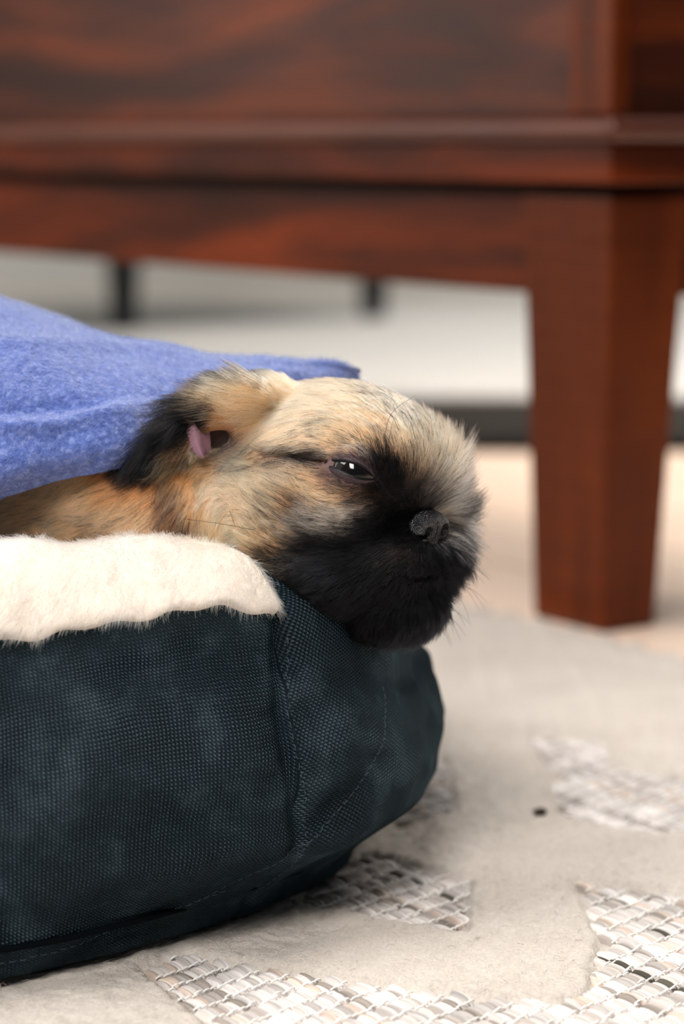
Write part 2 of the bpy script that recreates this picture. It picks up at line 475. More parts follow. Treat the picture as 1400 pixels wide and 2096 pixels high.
# white stitches between the floats
sp = bc + ea[None] * (PL * 0.5); tt = np.linspace(-1, 1, 5)
sj = 0.0003 * rng.standard_normal((nb, 1))
hx = sp[:, None, 0] + tt[None] * PW * 0.55 * eb[0] + sj * ea[0] + (0.0004 * (1 - tt ** 2))[None] * ea[0]
hy = sp[:, None, 1] + tt[None] * PW * 0.55 * eb[1] + sj * ea[1] + (0.0004 * (1 - tt ** 2))[None] * ea[1]
hz = 0.0045 + 0.0008 * (1 - tt ** 2)[None] + 0 * hx
hp = np.stack([hx, hy, hz], -1)
stc = np.ones((nb, 5, 3)) * np.array(lin((240, 238, 234)))
m_fib = attr_mat('fibre_colour', 0.7, 0.2)
tag(hair_obj('stitching', hp, np.full((nb, 5), 0.00028), stc, m_fib, rug), kind='stuff')
# loose wool fibres on the felted pile
nf = 26000
fx = rng.uniform(-0.13, 0.22, nf); fy = rng.uniform(0.63, 1.05, nf); ok = (zone(fx, fy) > 0.0); fx, fy = fx[ok], fy[ok]; nf = len(fx)
an = rng.random(nf) * 6.28; kk = np.linspace(0, 1, 5); cur = rng.standard_normal((nf, 1)) * 2.0; Lf = rng.uniform(0.0015, 0.005, (nf, 1))
ang = an[:, None] + cur * kk[None]
px_ = fx[:, None] + np.cumsum(np.cos(ang), 1) * Lf / 5; py_ = fy[:, None] + np.cumsum(np.sin(ang), 1) * Lf / 5
pz_ = RZ + 0.0003 + 0.0009 * np.sin(kk * math.pi)[None] * rng.random((nf, 1))
dk = rng.random(nf) < 0.035
fc = np.where(dk[:, None], np.array(lin((120, 104, 88))), np.array(lin((216, 208, 198))) * rng.uniform(0.85, 1.1, (nf, 1)))
tag(hair_obj('wool_pile', np.stack([px_, py_, pz_], -1), np.full((nf, 5), 0.00004), np.repeat(fc[:, None], 5, 1), m_fib, rug), kind='stuff')

# a crumb of lint
q = ground(1106, 1668, RZ)
th = np.linspace(0, math.pi, 9); ph = np.linspace(0, 2 * math.pi, 16, endpoint=False)
PH, TH = np.meshgrid(ph, th, indexing='ij')
D = np.stack([np.sin(TH) * np.cos(PH), np.sin(TH) * np.sin(PH), np.cos(TH)], -1)
rr = 0.0021 * (1 + 0.35 * vnoise(D * 2.1 + 5, 9))
vl = q + D * rr[..., None] * np.array([1.2, 1, 0.7]) + np.array([0, 0, 0.0012])
tag(mesh_obj('lint_ball', vl.reshape(-1, 3), grid_faces(16, 9, True), Mat('dark_lint', (60, 52, 46), 0.95, 0.1)),
    'tiny dark ball of lint on the beige rug', 'lint')

# ================================================================== PET BED
BC = np.array([-0.16, 0.90])


def itp(th_, tab):
    return np.interp(th_, [t[0] for t in tab], [t[1] for t in tab])


# theta in degrees, -90 faces the camera
crestT = [(-180, .150), (-125, .155), (-100, .166), (-80, .166), (-62, .172), (-46, .184), (-33, .180), (-20, .167), (0, .154), (30, .150), (180, .150)]
topT = [(-180, .135), (-62, .137), (-52, .137), (-46, .135), (-41, .127), (-35, .117), (-20, .108), (0, .112), (30, .130), (180, .135)]
baseT = [(-180, .166), (-120, .18), (-95, .207), (-74, .205), (-59, .190), (-42, .184), (-30, .182), (-12, .170), (180, .166)]
bulgeT = [(-180, .190), (-125, .195), (-95, .217), (-74, .214), (-60, .213), (-46, .223), (-33, .220), (-20, .206), (0, .192), (180, .190)]


def smooth_tab(tab, th_):
    r = 0
    for o_ in (-6, -3, 0, 3, 6): r = r + itp((th_ + o_ + 180) % 360 - 180, tab)
    return r / 5


NTH = 900
# dense in front, sparse behind
thf = np.concatenate([np.linspace(-125, 15, 760, endpoint=False), np.linspace(15, 235, 140, endpoint=False)])
cr = smooth_tab(crestT, (thf + 180) % 360 - 180); tp = smooth_tab(topT, (thf + 180) % 360 - 180); bs = smooth_tab(baseT, (thf + 180) % 360 - 180); bu = smooth_tab(bulgeT, (thf + 180) % 360 - 180)
cs_, sn_ = np.cos(np.radians(thf)), np.sin(np.radians(thf))
bed = empty('pet_bed', (BC[0], BC[1], 0.0)); tag(bed, 'round navy woven pet bed with cream plush lining on the rug', 'pet bed')


edge_in = np.clip((thf + 47.5) / 3.5, 0, 1) * np.clip((25 - thf) / 20, 0, 1)      # where the lining stays inside the rim


def ring_surface(prof, nv):
    """prof(i)-> list of (r, z)"""
    out = np.zeros((len(thf), nv, 2))
    for i in range(len(thf)):
        out[i] = catmull(prof(i), nv)
    return out


ZB = 0.0075


up_ = 0.005 * np.clip((thf + 66) / 8, 0, 1) * np.clip((-30 - thf) / 10, 0, 1)


def cover_prof(i):
    c, t, b, g = cr[i], tp[i], bs[i], bu[i]
    k = edge_in[i]
    return [(b - .012, ZB), (b - .002, ZB + .002), (b + .003, ZB + .010), (b + .3 * (g - b) + .002, ZB + .018), (b * .2 + g * .8, .030 + .06 * t),
            (g - .002, .38 * t), (g, .50 * t), (g * .93 + c * .07 - .001, .66 * t), ((g + c + .023) / 2, t - .036 + .004 * k), (c + .023, t - .021 + k * .006 + up_[i]), (c + .012 - .034 * k, t - .012 + .009 * k + up_[i] * .6)]


NV = 150
RZc = ring_surface(cover_prof, NV)
seam_th = -48.0


def bed_disp(th_, z_, r_):
    """wrinkles in the cloth"""
    q3 = np.stack([th_ * 0.10 + z_ * 30, z_ * 38 - th_ * 0.03, 0 * th_], -1)
    d = 0.0024 * vnoise(np.stack([th_ * 0.10 + z_ * 55, z_ * 30 - th_ * 0.16, 0 * th_], -1), 21) + 0.0007 * vnoise(q3 * 2.6, 22)
    sd = (th_ - seam_th - 1.2 * np.sin(z_ * 60)) * math.pi / 180 * 0.2
    d = d - 0.0022 * np.exp(-(sd / 0.0028) ** 2) + 0.0006 * np.exp(-((np.abs(sd) - 0.006) / 0.004) ** 2) * vnoise(np.stack([z_ * 260, sd * 20, 0 * z_], -1), 5)
    # a slanting fold to the right of the seam
    f = z_ - (0.030 + (th_ + 48) * 0.0017)
    side = 1 / (1 + np.exp(-(th_ + 46) * 1.2)) / (1 + np.exp((th_ + 36) * 0.3)) * np.clip((0.085 - z_) / 0.02, 0, 1)
    d = d + side * (0.0028 * np.exp(-(f / 0.009) ** 2) - 0.0022 * np.exp(-((f - 0.017) / 0.007) ** 2))
    f2 = z_ - (0.020 + (th_ + 60) * 0.0012)
    d = d - 0.002 * np.exp(-(f2 / 0.004) ** 2) * np.exp(-((th_ + 62) / 16) ** 2)
    return d


TH2 = np.repeat(thf[:, None], NV, 1)
dsp = bed_disp(TH2, RZc[..., 1], RZc[..., 0])
fade = np.clip(np.linspace(0, 1, NV) * 8, 0, 1) * np.clip((1 - np.linspace(0, 1, NV)) * 6, 0, 1)
Rr = RZc[..., 0] + dsp * fade[None]
Vc = np.stack([BC[0] + Rr * cs_[:, None], BC[1] + Rr * sn_[:, None], RZc[..., 1]], -1)
arc = np.concatenate([np.zeros((len(thf), 1)), np.cumsum(np.hypot(np.diff(RZc[..., 0], axis=1), np.diff(RZc[..., 1], axis=1)), 1)], 1)
uarc = np.radians(thf)[:, None] * 0.195 + 0 * arc
left = TH2 < seam_th
ra = math.radians(40)
U = np.where(left, uarc * math.cos(ra) - arc * math.sin(ra), uarc * math.cos(-0.25) - arc * math.sin(-0.25))
Vv = np.where(left, uarc * math.sin(ra) + arc * math.cos(ra), uarc * math.sin(-0.25) + arc * math.cos(-0.25))
m_cov = Mat('navy_woven_polyester', (20, 33, 44), 0.36, 0.30, Specular_Tint=(0.42, 0.66, 0.85, 1))
uvn = m_cov.n('ShaderNodeUVMap'); uvn.uv_map = 'UVMap'
sx = m_cov.n('ShaderNodeSeparateXYZ')
wob = m_cov.n('ShaderNodeTexNoise'); m_cov.l(uvn.outputs[0], wob.inputs['Vector']); wob.inputs['Scale'].default_value = 120; wob.inputs['Detail'].default_value = 2
va = m_cov.n('ShaderNodeVectorMath', operation='MULTIPLY_ADD'); m_cov.l(wob.outputs[1], va.inputs[0]); va.inputs[1].default_value = (0.0009, 0.0009, 0); m_cov.l(uvn.outputs[0], va.inputs[2])
m_cov.l(va.outputs[0], sx.inputs[0])
PT = 0.00150
uu = m_cov.math('MULTIPLY', sx.outputs[0], 1 / PT); vv_ = m_cov.math('MULTIPLY', sx.outputs[1], 1 / (PT * 0.62))
row = m_cov.math('FLOOR', vv_); uo = m_cov.math('ADD', uu, m_cov.math('MULTIPLY', m_cov.math('MODULO', row, 2.0), 0.5))
su = m_cov.math('ABSOLUTE', m_cov.math('SINE', m_cov.math('MULTIPLY', uo, math.pi)))
sv = m_cov.math('ABSOLUTE', m_cov.math('SINE', m_cov.math('MULTIPLY', vv_, math.pi)))
bead = m_cov.math('POWER', m_cov.math('MULTIPLY', su, sv), 0.6)
mott = m_cov.noise(m_cov.coord(), 45, 4, 0.6)
mix = m_cov.n('ShaderNodeMix'); mix.data_type = 'RGBA'
m_cov.l(bead, mix.inputs[0]); mix.inputs[6].default_value = (*lin((1, 3, 4)), 1)
m_cov.l(m_cov.ramp(mott, [(0.36, (5, 14, 20)), (0.52, (18, 33, 42)), (0.68, (56, 72, 80))]), mix.inputs[7]); m_cov.base(mix.outputs[2])
fine = m_cov.noise(m_cov.coord(), 3800, 2)
b1 = m_cov.bump(fine, 0.0002, 0.6)
m_cov.bump(bead, 0.0007, 1.0, b1)
_nt = m_cov.nt; _df = m_cov.n('ShaderNodeBsdfDiffuse'); _gl = m_cov.n('ShaderNodeBsdfGlossy'); _ad = m_cov.n('ShaderNodeAddShader')
_gl.inputs['Roughness'].default_value = 0.36; _gl.inputs['Color'].default_value = (0.026, 0.036, 0.042, 1)
for _s in (_df, _gl):
    m_cov.l(m_cov.b.inputs['Normal'].links[0].from_socket, _s.inputs['Normal'])
m_cov.l(m_cov.b.inputs['Base Color'].links[0].from_socket, _df.inputs['Color'])
m_cov.l(_df.outputs[0], _ad.inputs[0]); m_cov.l(_gl.outputs[0], _ad.inputs[1])
_out = [n for n in _nt.nodes if n.type == 'OUTPUT_MATERIAL'][0]; m_cov.l(_ad.outputs[0], _out.inputs['Surface'])
cover = mesh_obj('outer_cover', Vc.reshape(-1, 3), grid_faces(len(thf), NV, True)[:, ::-1], m_cov, bed, uv=np.stack([U, Vv], -1).reshape(-1, 2))
to_local(cover, bed)
# base of the bed
m_base = Mat('black_base_cloth', (10, 12, 14), 0.8, 0.2)
bv, bf = [], []
nbv = 180; tb_ = np.linspace(-180, 180, nbv, endpoint=False); rb = smooth_tab(baseT, tb_) - 0.006
for zz, k in ((ZB + .0035, 1.0), (0.0078, 1.0), (0.0078, 0.02)):
    for t_, r_ in zip(tb_, rb): bv.append((BC[0] + r_ * k * math.cos(math.radians(t_)), BC[1] + r_ * k * math.sin(math.radians(t_)), zz))
for r_ in range(2):
    for j in range(nbv): bf.append((r_ * nbv + j, (r_ * nbv + (j + 1) % nbv), (r_ + 1) * nbv + (j + 1) % nbv, (r_ + 1) * nbv + j))
to_local(mesh_obj('base_panel', bv, bf, m_base, bed), bed)


def cover_point(th_, z_target, lift=0.0006):
    i = int(np.argmin(np.abs(thf - th_))); j = int(np.argmin(np.abs(Vc[i, 10:, 2] - z_target))) + 10
    p = Vc[i, j]; n = np.array([cs_[i], sn_[i], 0.0]); return p + n * lift


# stitched lines: dashes of thread
m_thr = Mat('grey_thread', (120, 135, 150), 0.5, 0.4)


def stitch_line(name, path):
    pts = []
    fine_ = catmull(path, 160)
    W_ = np.array([cover_point(t, z) for t, z in fine_])
    seg = np.concatenate([[0], np.cumsum(np.linalg.norm(np.diff(W_, axis=0), axis=1))])
    L = seg[-1]; n = int(L / 0.0034); P_, R_ = [], []
    for k in range(n):
        s = np.linspace(k * L / n, (k + 0.62) * L / n, 4)
        q = np.stack([np.interp(s, seg, W_[:, a]) for a in range(3)], -1); q[1:3] += (q[0] - np.array([BC[0], BC[1], q[0][2]])) / 0.2 * 0.0002
        P_.append(q)
    P_ = np.array(P_); c = np.ones((len(P_), 4, 3)) * np.array(lin((74, 86, 98)))
    o = hair_obj(name, P_, np.full((len(P_), 4), 0.00009), c, m_fib, bed); o['kind'] = 'stuff'; to_local(o, bed)


stitch_line('stitching', [(seam_th + 1.2 * math.sin(z * 60) + 0.8, z) for z in np.linspace(0.018, 0.108, 12)])
stitch_line('stitching', [(-36, 0.085), (-39, 0.070), (-44, 0.050), (-49, 0.034), (-56, 0.022)])
stitch_line('stitching', [(-52, 0.026), (-60, 0.020), (-70, 0.0165), (-85, 0.015)])
# piping cord round the foot of the cover
pp = []
for t_ in np.linspace(-180, 180, 240):
    b_ = float(smooth_tab(baseT, np.array([t_]))[0]); pp.append((BC[0] + (b_ + .005) * math.cos(math.radians(t_)), BC[1] + (b_ + .005) * math.sin(math.radians(t_)), ZB + .0135))
to_local(tube('piping', pp, 0.0011, Mat('dark_piping', (5, 9, 13), 0.9, 0.05), bed), bed)


# plush lining
def lining_prof(i):
    c, t = cr[i], tp[i]; k = edge_in[i]; wv = (0.0030 * math.sin(thf[i] * 0.55) + 0.0018 * math.sin(thf[i] * 1.3 + 1)) * (1 - k); m = -.045 * k
    return [(c + .024 + m, t - .024 + wv * 0.5 + .002 * k + up_[i]), (c + .0265 + m, t - .020 + wv * 0.4 + .002 * k + up_[i] * .9), (c + .019 + m * .8, t - .008 - .009 * k), (c + .008 + m * .8, t - .001 - .016 * k), (c - .006 + m * .6, t - .018 * k), (c - .022 + m * .3, t - .008 - .014 * k), (c - .036, t - .030), (c - .042, .070), (c - .040, .056), (c - .050, .050), (c - .09, .050), (0.004, .048)]


NL = 90
RZl = ring_surface(lining_prof, NL)
dl = 0.0016 * vnoise(np.stack([TH2[:, :NL] * 0.16, RZl[..., 1] * 60, RZl[..., 0] * 60], -1), 31)
dl = np.concatenate([dl[:, :60], dl[:, 60:] * 0.2], 1)
Vl = np.stack([BC[0] + (RZl[..., 0] + dl * .5) * cs_[:, None], BC[1] + (RZl[..., 0] + dl * .5) * sn_[:, None], RZl[..., 1] + dl], -1)
m_lin = Mat('cream_plush_backing', (232, 220, 206), 0.95, 0.1)
m_lin.bump(m_lin.noise(m_lin.coord(), 500, 3), 0.001, 0.6)
FL = grid_faces(len(thf), NL, True)[:, ::-1]
lining = mesh_obj('plush_lining', Vl.reshape(-1, 3), FL, m_lin, bed); to_local(lining, bed); lining['label'] = 'cream plush lining'
cen = Vl.reshape(-1, 3)[FL].mean(1); nq = np.cross(Vl.reshape(-1, 3)[FL[:, 2]] - Vl.reshape(-1, 3)[FL[:, 0]], Vl.reshape(-1, 3)[FL[:, 3]] - Vl.reshape(-1, 3)[FL[:, 1]]); nq /= np.linalg.norm(nq, axis=1)[:, None] + 1e-12
rad_ = np.hypot(cen[:, 0] - BC[0], cen[:, 1] - BC[1])
wgt = ((cen[:, 1] < 0.86) & (cen[:, 2] > 0.075) & (cen[:, 0] < 0.03)) * 1.0 + 0.04 * (cen[:, 2] > 0.06)
NP = 190000
rp, rn, _ = sample_faces(Vl.reshape(-1, 3), FL, NP, wgt + 1e-9)
flip = (rn[:, 2] < 0) & (np.abs(rn[:, 2]) > 0.5)
outw = np.stack([rp[:, 0] - BC[0], rp[:, 1] - BC[1], 0 * rp[:, 0]], -1); outw /= np.linalg.norm(outw, axis=1)[:, None] + 1e-9
sgn = np.sign((rn * (outw * 0.3 + np.array([0, 0, 1.0]))).sum(1)); sgn[sgn == 0] = 1; rn = rn * sgn[:, None]
nn = np.stack([vnoise(rp * 160, s) for s in (41, 42, 43)], -1); nn2 = np.stack([vnoise(rp * 420, s) for s in (44, 45, 46)], -1)
tang = np.stack([-outw[:, 1], outw[:, 0], 0 * outw[:, 0]], -1)
dirp = rn * 0.45 + outw * 0.35 + np.array([0, 0, -0.25]) - tang * 0.45 + nn * 0.45 + nn2 * 0.22 + rng.standard_normal((NP, 3)) * 0.15
dirp -= rn * np.minimum(0, (dirp * rn).sum(1) - 0.15)[:, None]
dirp /= np.linalg.norm(dirp, axis=1)[:, None]
t5 = np.linspace(0, 1, 5); Lp = rng.uniform(0.0028, 0.0050, (NP, 1, 1))
pt = rp[:, None] + dirp[:, None] * t5[None, :, None] * Lp + np.array([0, 0, -1.0]) * (t5 ** 2)[None, :, None] * Lp * 0.3
cp_ = np.array(lin((250, 238, 226))) * (1 + 0.10 * vnoise(rp * 70, 48)[:, None]) * rng.uniform(0.92, 1.06, (NP, 1))
m_plush = hair_mat('plush_fibre', 0.6, 0.8)
o = hair_obj('plush_pile', pt, np.array([.00004, .00004, .000036, .00003, .000012])[None] * np.ones((NP, 1)), np.clip(np.repeat(cp_[:, None], 5, 1), 0, .95), m_plush, lining)
o['kind'] = 'stuff'

# ================================================================== BLANKET
rows = {
    -1050: [(1200, .795), (1150, .790), (1080, .80), (1000, .83), (950, .88), (930, .92)],
    -620: [(1180, .757), (1080, .752), (930, .764), (780, .80), (690, .86), (650, .91)],
    -260: [(1130, .765), (1040, .758), (900, .770), (760, .80), (640, .85), (590, .90)],
    -120: [(1075, .770), (1000, .762), (880, .772), (740, .795), (650, .83), (570, .88)],
    0: [(1022, .774), (968, .766), (880, .772), (770, .788), (690, .810), (608, .865)],
    120: [(985, .777), (935, .771), (872, .776), (775, .792), (708, .812), (648, .860)],
    240: [(962, .779), (915, .775), (855, .780), (785, .797), (735, .815), (692, .850)],
    340: [(950, .792), (900, .790), (850, .793), (795, .802), (755, .815), (714, .845)],
    440: [(900, .812), (850, .810), (815, .812), (780, .818), (752, .826), (724, .848)],
    560: [(850, .842), (815, .838), (788, .836), (768, .838), (752, .842), (733, .855)],
    660: [(820, .856), (800, .852), (784, .850), (768, .852), (755, .855), (737, .862)],
    715: [(805, .864), (795, .862), (786, .861), (775, .862), (762, .863), (750, .866)],
    735: [(800, .868), (794, .867), (788, .867), (782, .868), (778, .869), (774, .870)],
}
G = []
for px0, r in rows.items():
    c = [P(px0, y, Y) for y, Y in r]
    l = c[-1]; c += [l + [0, .035, -.012], l + [0, .062, -.045], [l[0], l[1] + .075, max(.06, l[2] - .10)]]
    G.append(c)
G = np.array(G)
G1 = np.array([catmull(G[i], 150) for i in range(len(G))])
G2 = np.array([catmull(G1[:, j], 320) for j in range(150)]).transpose(1, 0, 2)
nrm = np.cross(np.gradient(G2, axis=0), np.gradient(G2, axis=1)); nrm /= np.linalg.norm(nrm, axis=2)[..., None] + 1e-12
if nrm[160, 60, 1] > 0: nrm = -nrm
bxp, byp = proj(G2)
fold = 0.0030 * np.exp(-((byp - (862 - 0.10 * (bxp - 100) + 12 * np.sin(bxp / 60))) / 16) ** 2) * np.clip((330 - bxp) / 100, 0, 1) \
    - 0.0016 * np.exp(-((byp - (835 - 0.08 * (bxp - 100))) / 18) ** 2) * np.clip((300 - bxp) / 100, 0, 1) \
    + 0.0022 * np.exp(-((byp - (700 + 0.05 * bxp)) / 14) ** 2) * np.clip((420 - bxp) / 100, 0, 1)
G2 = G2 + nrm * (fold + 0.0008 * vnoise(G2 * 70, 51) + 0.0004 * vnoise(G2 * 220, 52))[..., None]
m_bl = Mat('blue_fleece', (62, 84, 176), 0.95, 0.1)
m_bl.base(m_bl.ramp(m_bl.noise(m_bl.coord(), 420, 4, 0.65), [(0.3, (60, 80, 146)), (0.52, (90, 110, 176)), (0.72, (134, 148, 200))]))
m_bl.b.inputs['Sheen Weight'].default_value = 0.5
m_bl.bump(m_bl.noise(m_bl.coord(), 700, 4), 0.0016, 0.8)
back = G2 - nrm * 0.003
# closed thickness: front sheet + back sheet + rim
nu_, nv_ = G2.shape[:2]; Vb = np.concatenate([G2.reshape(-1, 3), back.reshape(-1, 3)]); f1 = grid_faces(nu_, nv_); off = nu_ * nv_
rim = [i * nv_ for i in range(nu_)] + [(nu_ - 1) * nv_ + j for j in range(1, nv_)] + [i * nv_ + nv_ - 1 for i in range(nu_ - 2, -1, -1)] + [j for j in range(nv_ - 2, 0, -1)]
rimf = np.array([[rim[k], rim[(k + 1) % len(rim)], rim[(k + 1) % len(rim)] + off, rim[k] + off] for k in range(len(rim))])
blanket = mesh_obj('fleece_blanket', Vb, np.concatenate([f1, f1[:, ::-1] + off, rimf]), m_bl)
tag(blanket, 'bright blue fleece blanket draped over the sleepy puppy in the bed', 'blanket')
NB = 190000
wgt = (byp[:-1, :-1].ravel() < 1100) * 1.0
rp, rn, ii = sample_faces(G2.reshape(-1, 3), f1, NB); sg = np.sign((rn * nrm[:-1, :-1].reshape(-1, 3)[ii]).sum(1)); rn = rn * sg[:, None]
dirb = rn * 0.6 + rng.standard_normal((NB, 3)) * 0.45 + np.stack([vnoise(rp * 500, s) for s in (55, 56, 57)], -1) * 0.6
dirb /= np.linalg.norm(dirb, axis=1)[:, None]; t4 = np.linspace(0, 1, 4)
Lb = rng.uniform(0.0006, 0.0014, (NB, 1, 1)); curl = rng.standard_normal((NB, 1, 3)) * 0.35
pt = rp[:, None] + (dirb[:, None] * t4[None, :, None] + curl * (t4 ** 2)[None, :, None]) * Lb
hue = vnoise(rp * 350, 58)[:, None]
cb_ = np.where(rng.random((NB, 1)) < 0.35 + 0.2 * hue, np.array(lin((138, 150, 204))), np.array(lin((94, 112, 180)))) * rng.uniform(0.8, 1.15, (NB, 1))
tag(hair_obj('fleece_nap', pt, np.full((NB, 4), 0.000035), np.repeat(cb_[:, None], 4, 1), m_plush, blanket), kind='stuff')

# ================================================================== PUPPY
S = 0.00016; HY = 0.790
YAW = math.radians(38); cw, sw = math.cos(YAW), math.sin(YAW)
HF = np.array([cw, -sw, 0.0]); HL = np.array([-sw, -cw, 0.0]); HU = np.array([0, 0, 1.0])   # forward, near side, up


def H(x, y, py): return P(690 + cw * x - sw * y, py, HY + (-sw * x - cw * y) * S)


HAX = np.stack([HF, HL, HU])


def imax(rot):      # axes lying in the picture's x/z plane, turned by rot degrees (positive = right end lower)
    a = math.radians(rot); return np.array([[math.cos(a), 0, -math.sin(a)], [0, 1, 0], [math.sin(a), 0, math.cos(a)]])


def ell(p, c, r, ax=np.eye(3)):
    q = (p - np.asarray(c)) @ ax.T; r = np.asarray(r, float)
    k0 = np.linalg.norm(q / r, axis=-1); k1 = np.linalg.norm(q / (r * r), axis=-1)
    return k0 * (k0 - 1) / (k1 + 1e-9)


def smin(a, b, k):
    h = np.clip(0.5 + 0.5 * (b - a) / k, 0, 1); return b + (a - b) * h - k * h * (1 - h)


def smax(a, b, k): return -smin(-a, -b, k)


EYE = H(158, 150, 966) + np.array([0, 0, 0]); ER = 46 * S
PRIM = [  # centre, radii (m), axes, blend
    (H(-6, 0, 970), (238 * S, 228 * S, 188 * S), HAX, 0),
    (H(128, 0, 955), (112 * S, 138 * S, 92 * S), HAX, 40 * S),
    (H(-95, 150, 1065), (170 * S, 100 * S, 118 * S), HAX, 40 * S),
    (H(-95, -150, 1065), (170 * S, 100 * S, 118 * S), HAX, 40 * S),
    (H(120, 0, 1140), (140 * S, 168 * S, 118 * S), HAX, 30 * S),
    (H(172, 62, 1125), (78 * S, 74 * S, 58 * S), HAX, 22 * S),
    (H(172, -62, 1125), (78 * S, 74 * S, 58 * S), HAX, 22 * S),
    (H(136, 0, 1236), (108 * S, 112 * S, 70 * S), HAX, 24 * S),
    (H(110, 125, 1045), (92 * S, 80 * S, 74 * S), HAX, 30 * S),
    (H(110, -125, 1045), (92 * S, 80 * S, 74 * S), HAX, 30 * S),
    (H(60, 130, 1180), (120 * S, 90 * S, 66 * S), HAX, 26 * S),
    (P(545, 815, .787), (60 * S, 60 * S, 46 * S), np.eye(3), 16 * S),
    (P(370, 1040, .815), (.050, .040, .036), np.eye(3), .012),
    (P(250, 1040, .830), (.055, .043, .040), np.eye(3), .012),
    ((-.125, .862, .125), (.105, .056, .066), np.eye(3), .015),
    ((-.20, .885, .115), (.065, .060, .060), np.eye(3), .02),
    (P(472, 828, .776), (84 * S, 36 * S, 50 * S), imax(-14), 14 * S),
    (P(520, 860, .780), (60 * S, 36 * S, 60 * S), np.eye(3), 14 * S),
    (P(392, 858, .777), (66 * S, 22 * S, 42 * S), imax(-35), 14 * S),
    (P(345, 905, .780), (62 * S, 20 * S, 40 * S), imax(-52), 12 * S),
    (P(298, 935, .780), (62 * S, 15 * S, 26 * S), imax(-54), 12 * S),
    (P(262, 972, .783), (40 * S, 12 * S, 16 * S), imax(-58), 10 * S),
    (H(-130, -215, 880), (60 * S, 30 * S, 45 * S), HAX, 14 * S),
]


def body_sdf(p):
    d = None
    for c, r, ax, k in PRIM:
        e_ = ell(p, c, r, ax); d = e_ if d is None else smin(d, e_, k)
    d = smin(d, np.linalg.norm(p - EYE, axis=-1) - ER * 1.06, 20 * S)                  # lids over the eyeball
    d = smax(d, -ell(p, H(228, 14, 1172), (40 * S, 66 * S, 6 * S), HAX), 9 * S)     # mouth line
    return d


def surf(px, py):
    dd = ray(px, py); dd = dd / np.linalg.norm(dd); t = 0.68
    for _ in range(80): t += float(body_sdf(np.array([[0, 0, CAMZ]]) + dd * t)[0]) * 0.7
    return np.array([0, 0, CAMZ]) + dd * t


EARC = surf(438, 892); EARP = surf(398, 890); SLIT = surf(715, 963)
print('EAR', EARC, EARP)
_b0 = body_sdf; CREASE = [(surf(x_, y_), r_) for x_, y_, r_ in ((535, 929, 7), (565, 933, 8), (595, 936, 9), (622, 939, 10), (646, 943, 9))]


def body_sdf(p):
    d = _b0(p)
    d = smax(d, -ell(p, EARC, (44 * S, 58 * S, 40 * S), imax(20)), 6 * S)             # hollow of the ear
    d = smax(d, -ell(p, SLIT, (52 * S, 34 * S, 17 * S), imax(21)), 3 * S)
    for c, r in CREASE: d = smax(d, -ell(p, c, (24 * S, 12 * S, r * S), imax(6)), 6 * S)
    return d


lo = np.array([-0.275, 0.700, 0.040]); hi = np.array([0.060, 0.955, 0.215]); hs = 0.0014
dims = np.ceil((hi - lo) / hs).astype(int) + 1
gx, gy, gz = [lo[i] + np.arange(dims[i]) * hs for i in range(3)]
Fd = np.zeros(dims, np.float32)
for i0 in range(0, dims[0], 24):
    g = np.stack(np.meshgrid(gx[i0:i0 + 24], gy, gz, indexing='ij'), -1); Fd[i0:i0 + 24] = body_sdf(g)


def surface_nets(Fv, org, h):
    ins = Fv < 0; nx, ny, nz = Fv.shape
    acc = np.zeros((nx - 1, ny - 1, nz - 1, 3), np.float32); cnt = np.zeros((nx - 1, ny - 1, nz - 1), np.float32)
    cor = [(i, j, k) for i in (0, 1) for j in (0, 1) for k in (0, 1)]
    sl = lambda A_, c: A_[c[0]:nx - 1 + c[0], c[1]:ny - 1 + c[1], c[2]:nz - 1 + c[2]]
    for a in cor:
        for ax in range(3):
            if a[ax]: continue
            b = list(a); b[ax] = 1; fa, fb_ = sl(Fv, a), sl(Fv, b); cx_ = sl(ins, a) != sl(ins, b)
            t = np.where(cx_, fa / np.where(cx_, fa - fb_, 1), 0)
            for q in range(3):
                acc[..., q] += np.where(cx_, a[q] + (t if q == ax else 0), 0)
            cnt += cx_
    m = cnt > 0; idx = -np.ones(m.shape, np.int64); idx[m] = np.arange(m.sum())
    ijk = np.argwhere(m); Vt = org + (ijk + acc[m] / cnt[m][:, None]) * h
    Fs = []
    for ax in range(3):
        o1, o2 = [q for q in range(3) if q != ax]
        a_ = [slice(None)] * 3; b_ = [slice(None)] * 3; a_[ax] = slice(0, -1); b_[ax] = slice(1, None)
        for o_ in (o1, o2): a_[o_] = slice(1, -1); b_[o_] = slice(1, -1)
        s0 = ins[tuple(a_)]; s1 = ins[tuple(b_)]; e_ = np.argwhere(s0 != s1)
        if not len(e_): continue
        fl = s0[tuple(e_.T)]; base = e_.copy(); base[:, o1] += 1; base[:, o2] += 1
        def cell(d1, d2):
            c = base.copy(); c[:, o1] += d1; c[:, o2] += d2; return idx[c[:, 0], c[:, 1], c[:, 2]]
        qd = np.stack([cell(-1, -1), cell(0, -1), cell(0, 0), cell(-1, 0)], 1)
        if ax == 1: fl = ~fl
        qd[~fl] = qd[~fl][:, ::-1]; Fs.append(qd)
    return Vt, np.concatenate(Fs)


BV, BF = surface_nets(Fd, lo, hs)


def sdfs(p):
    q = (p - lo) / hs; i = np.clip(np.floor(q).astype(int), 0, dims - 2); f = q - i; r = 0
    for a in (0, 1):
        for b in (0, 1):
            for c in (0, 1):
                r = r + (f[..., 0] if a else 1 - f[..., 0]) * (f[..., 1] if b else 1 - f[..., 1]) * (f[..., 2] if c else 1 - f[..., 2]) * Fd[i[..., 0] + a, i[..., 1] + b, i[..., 2] + c]
    return r


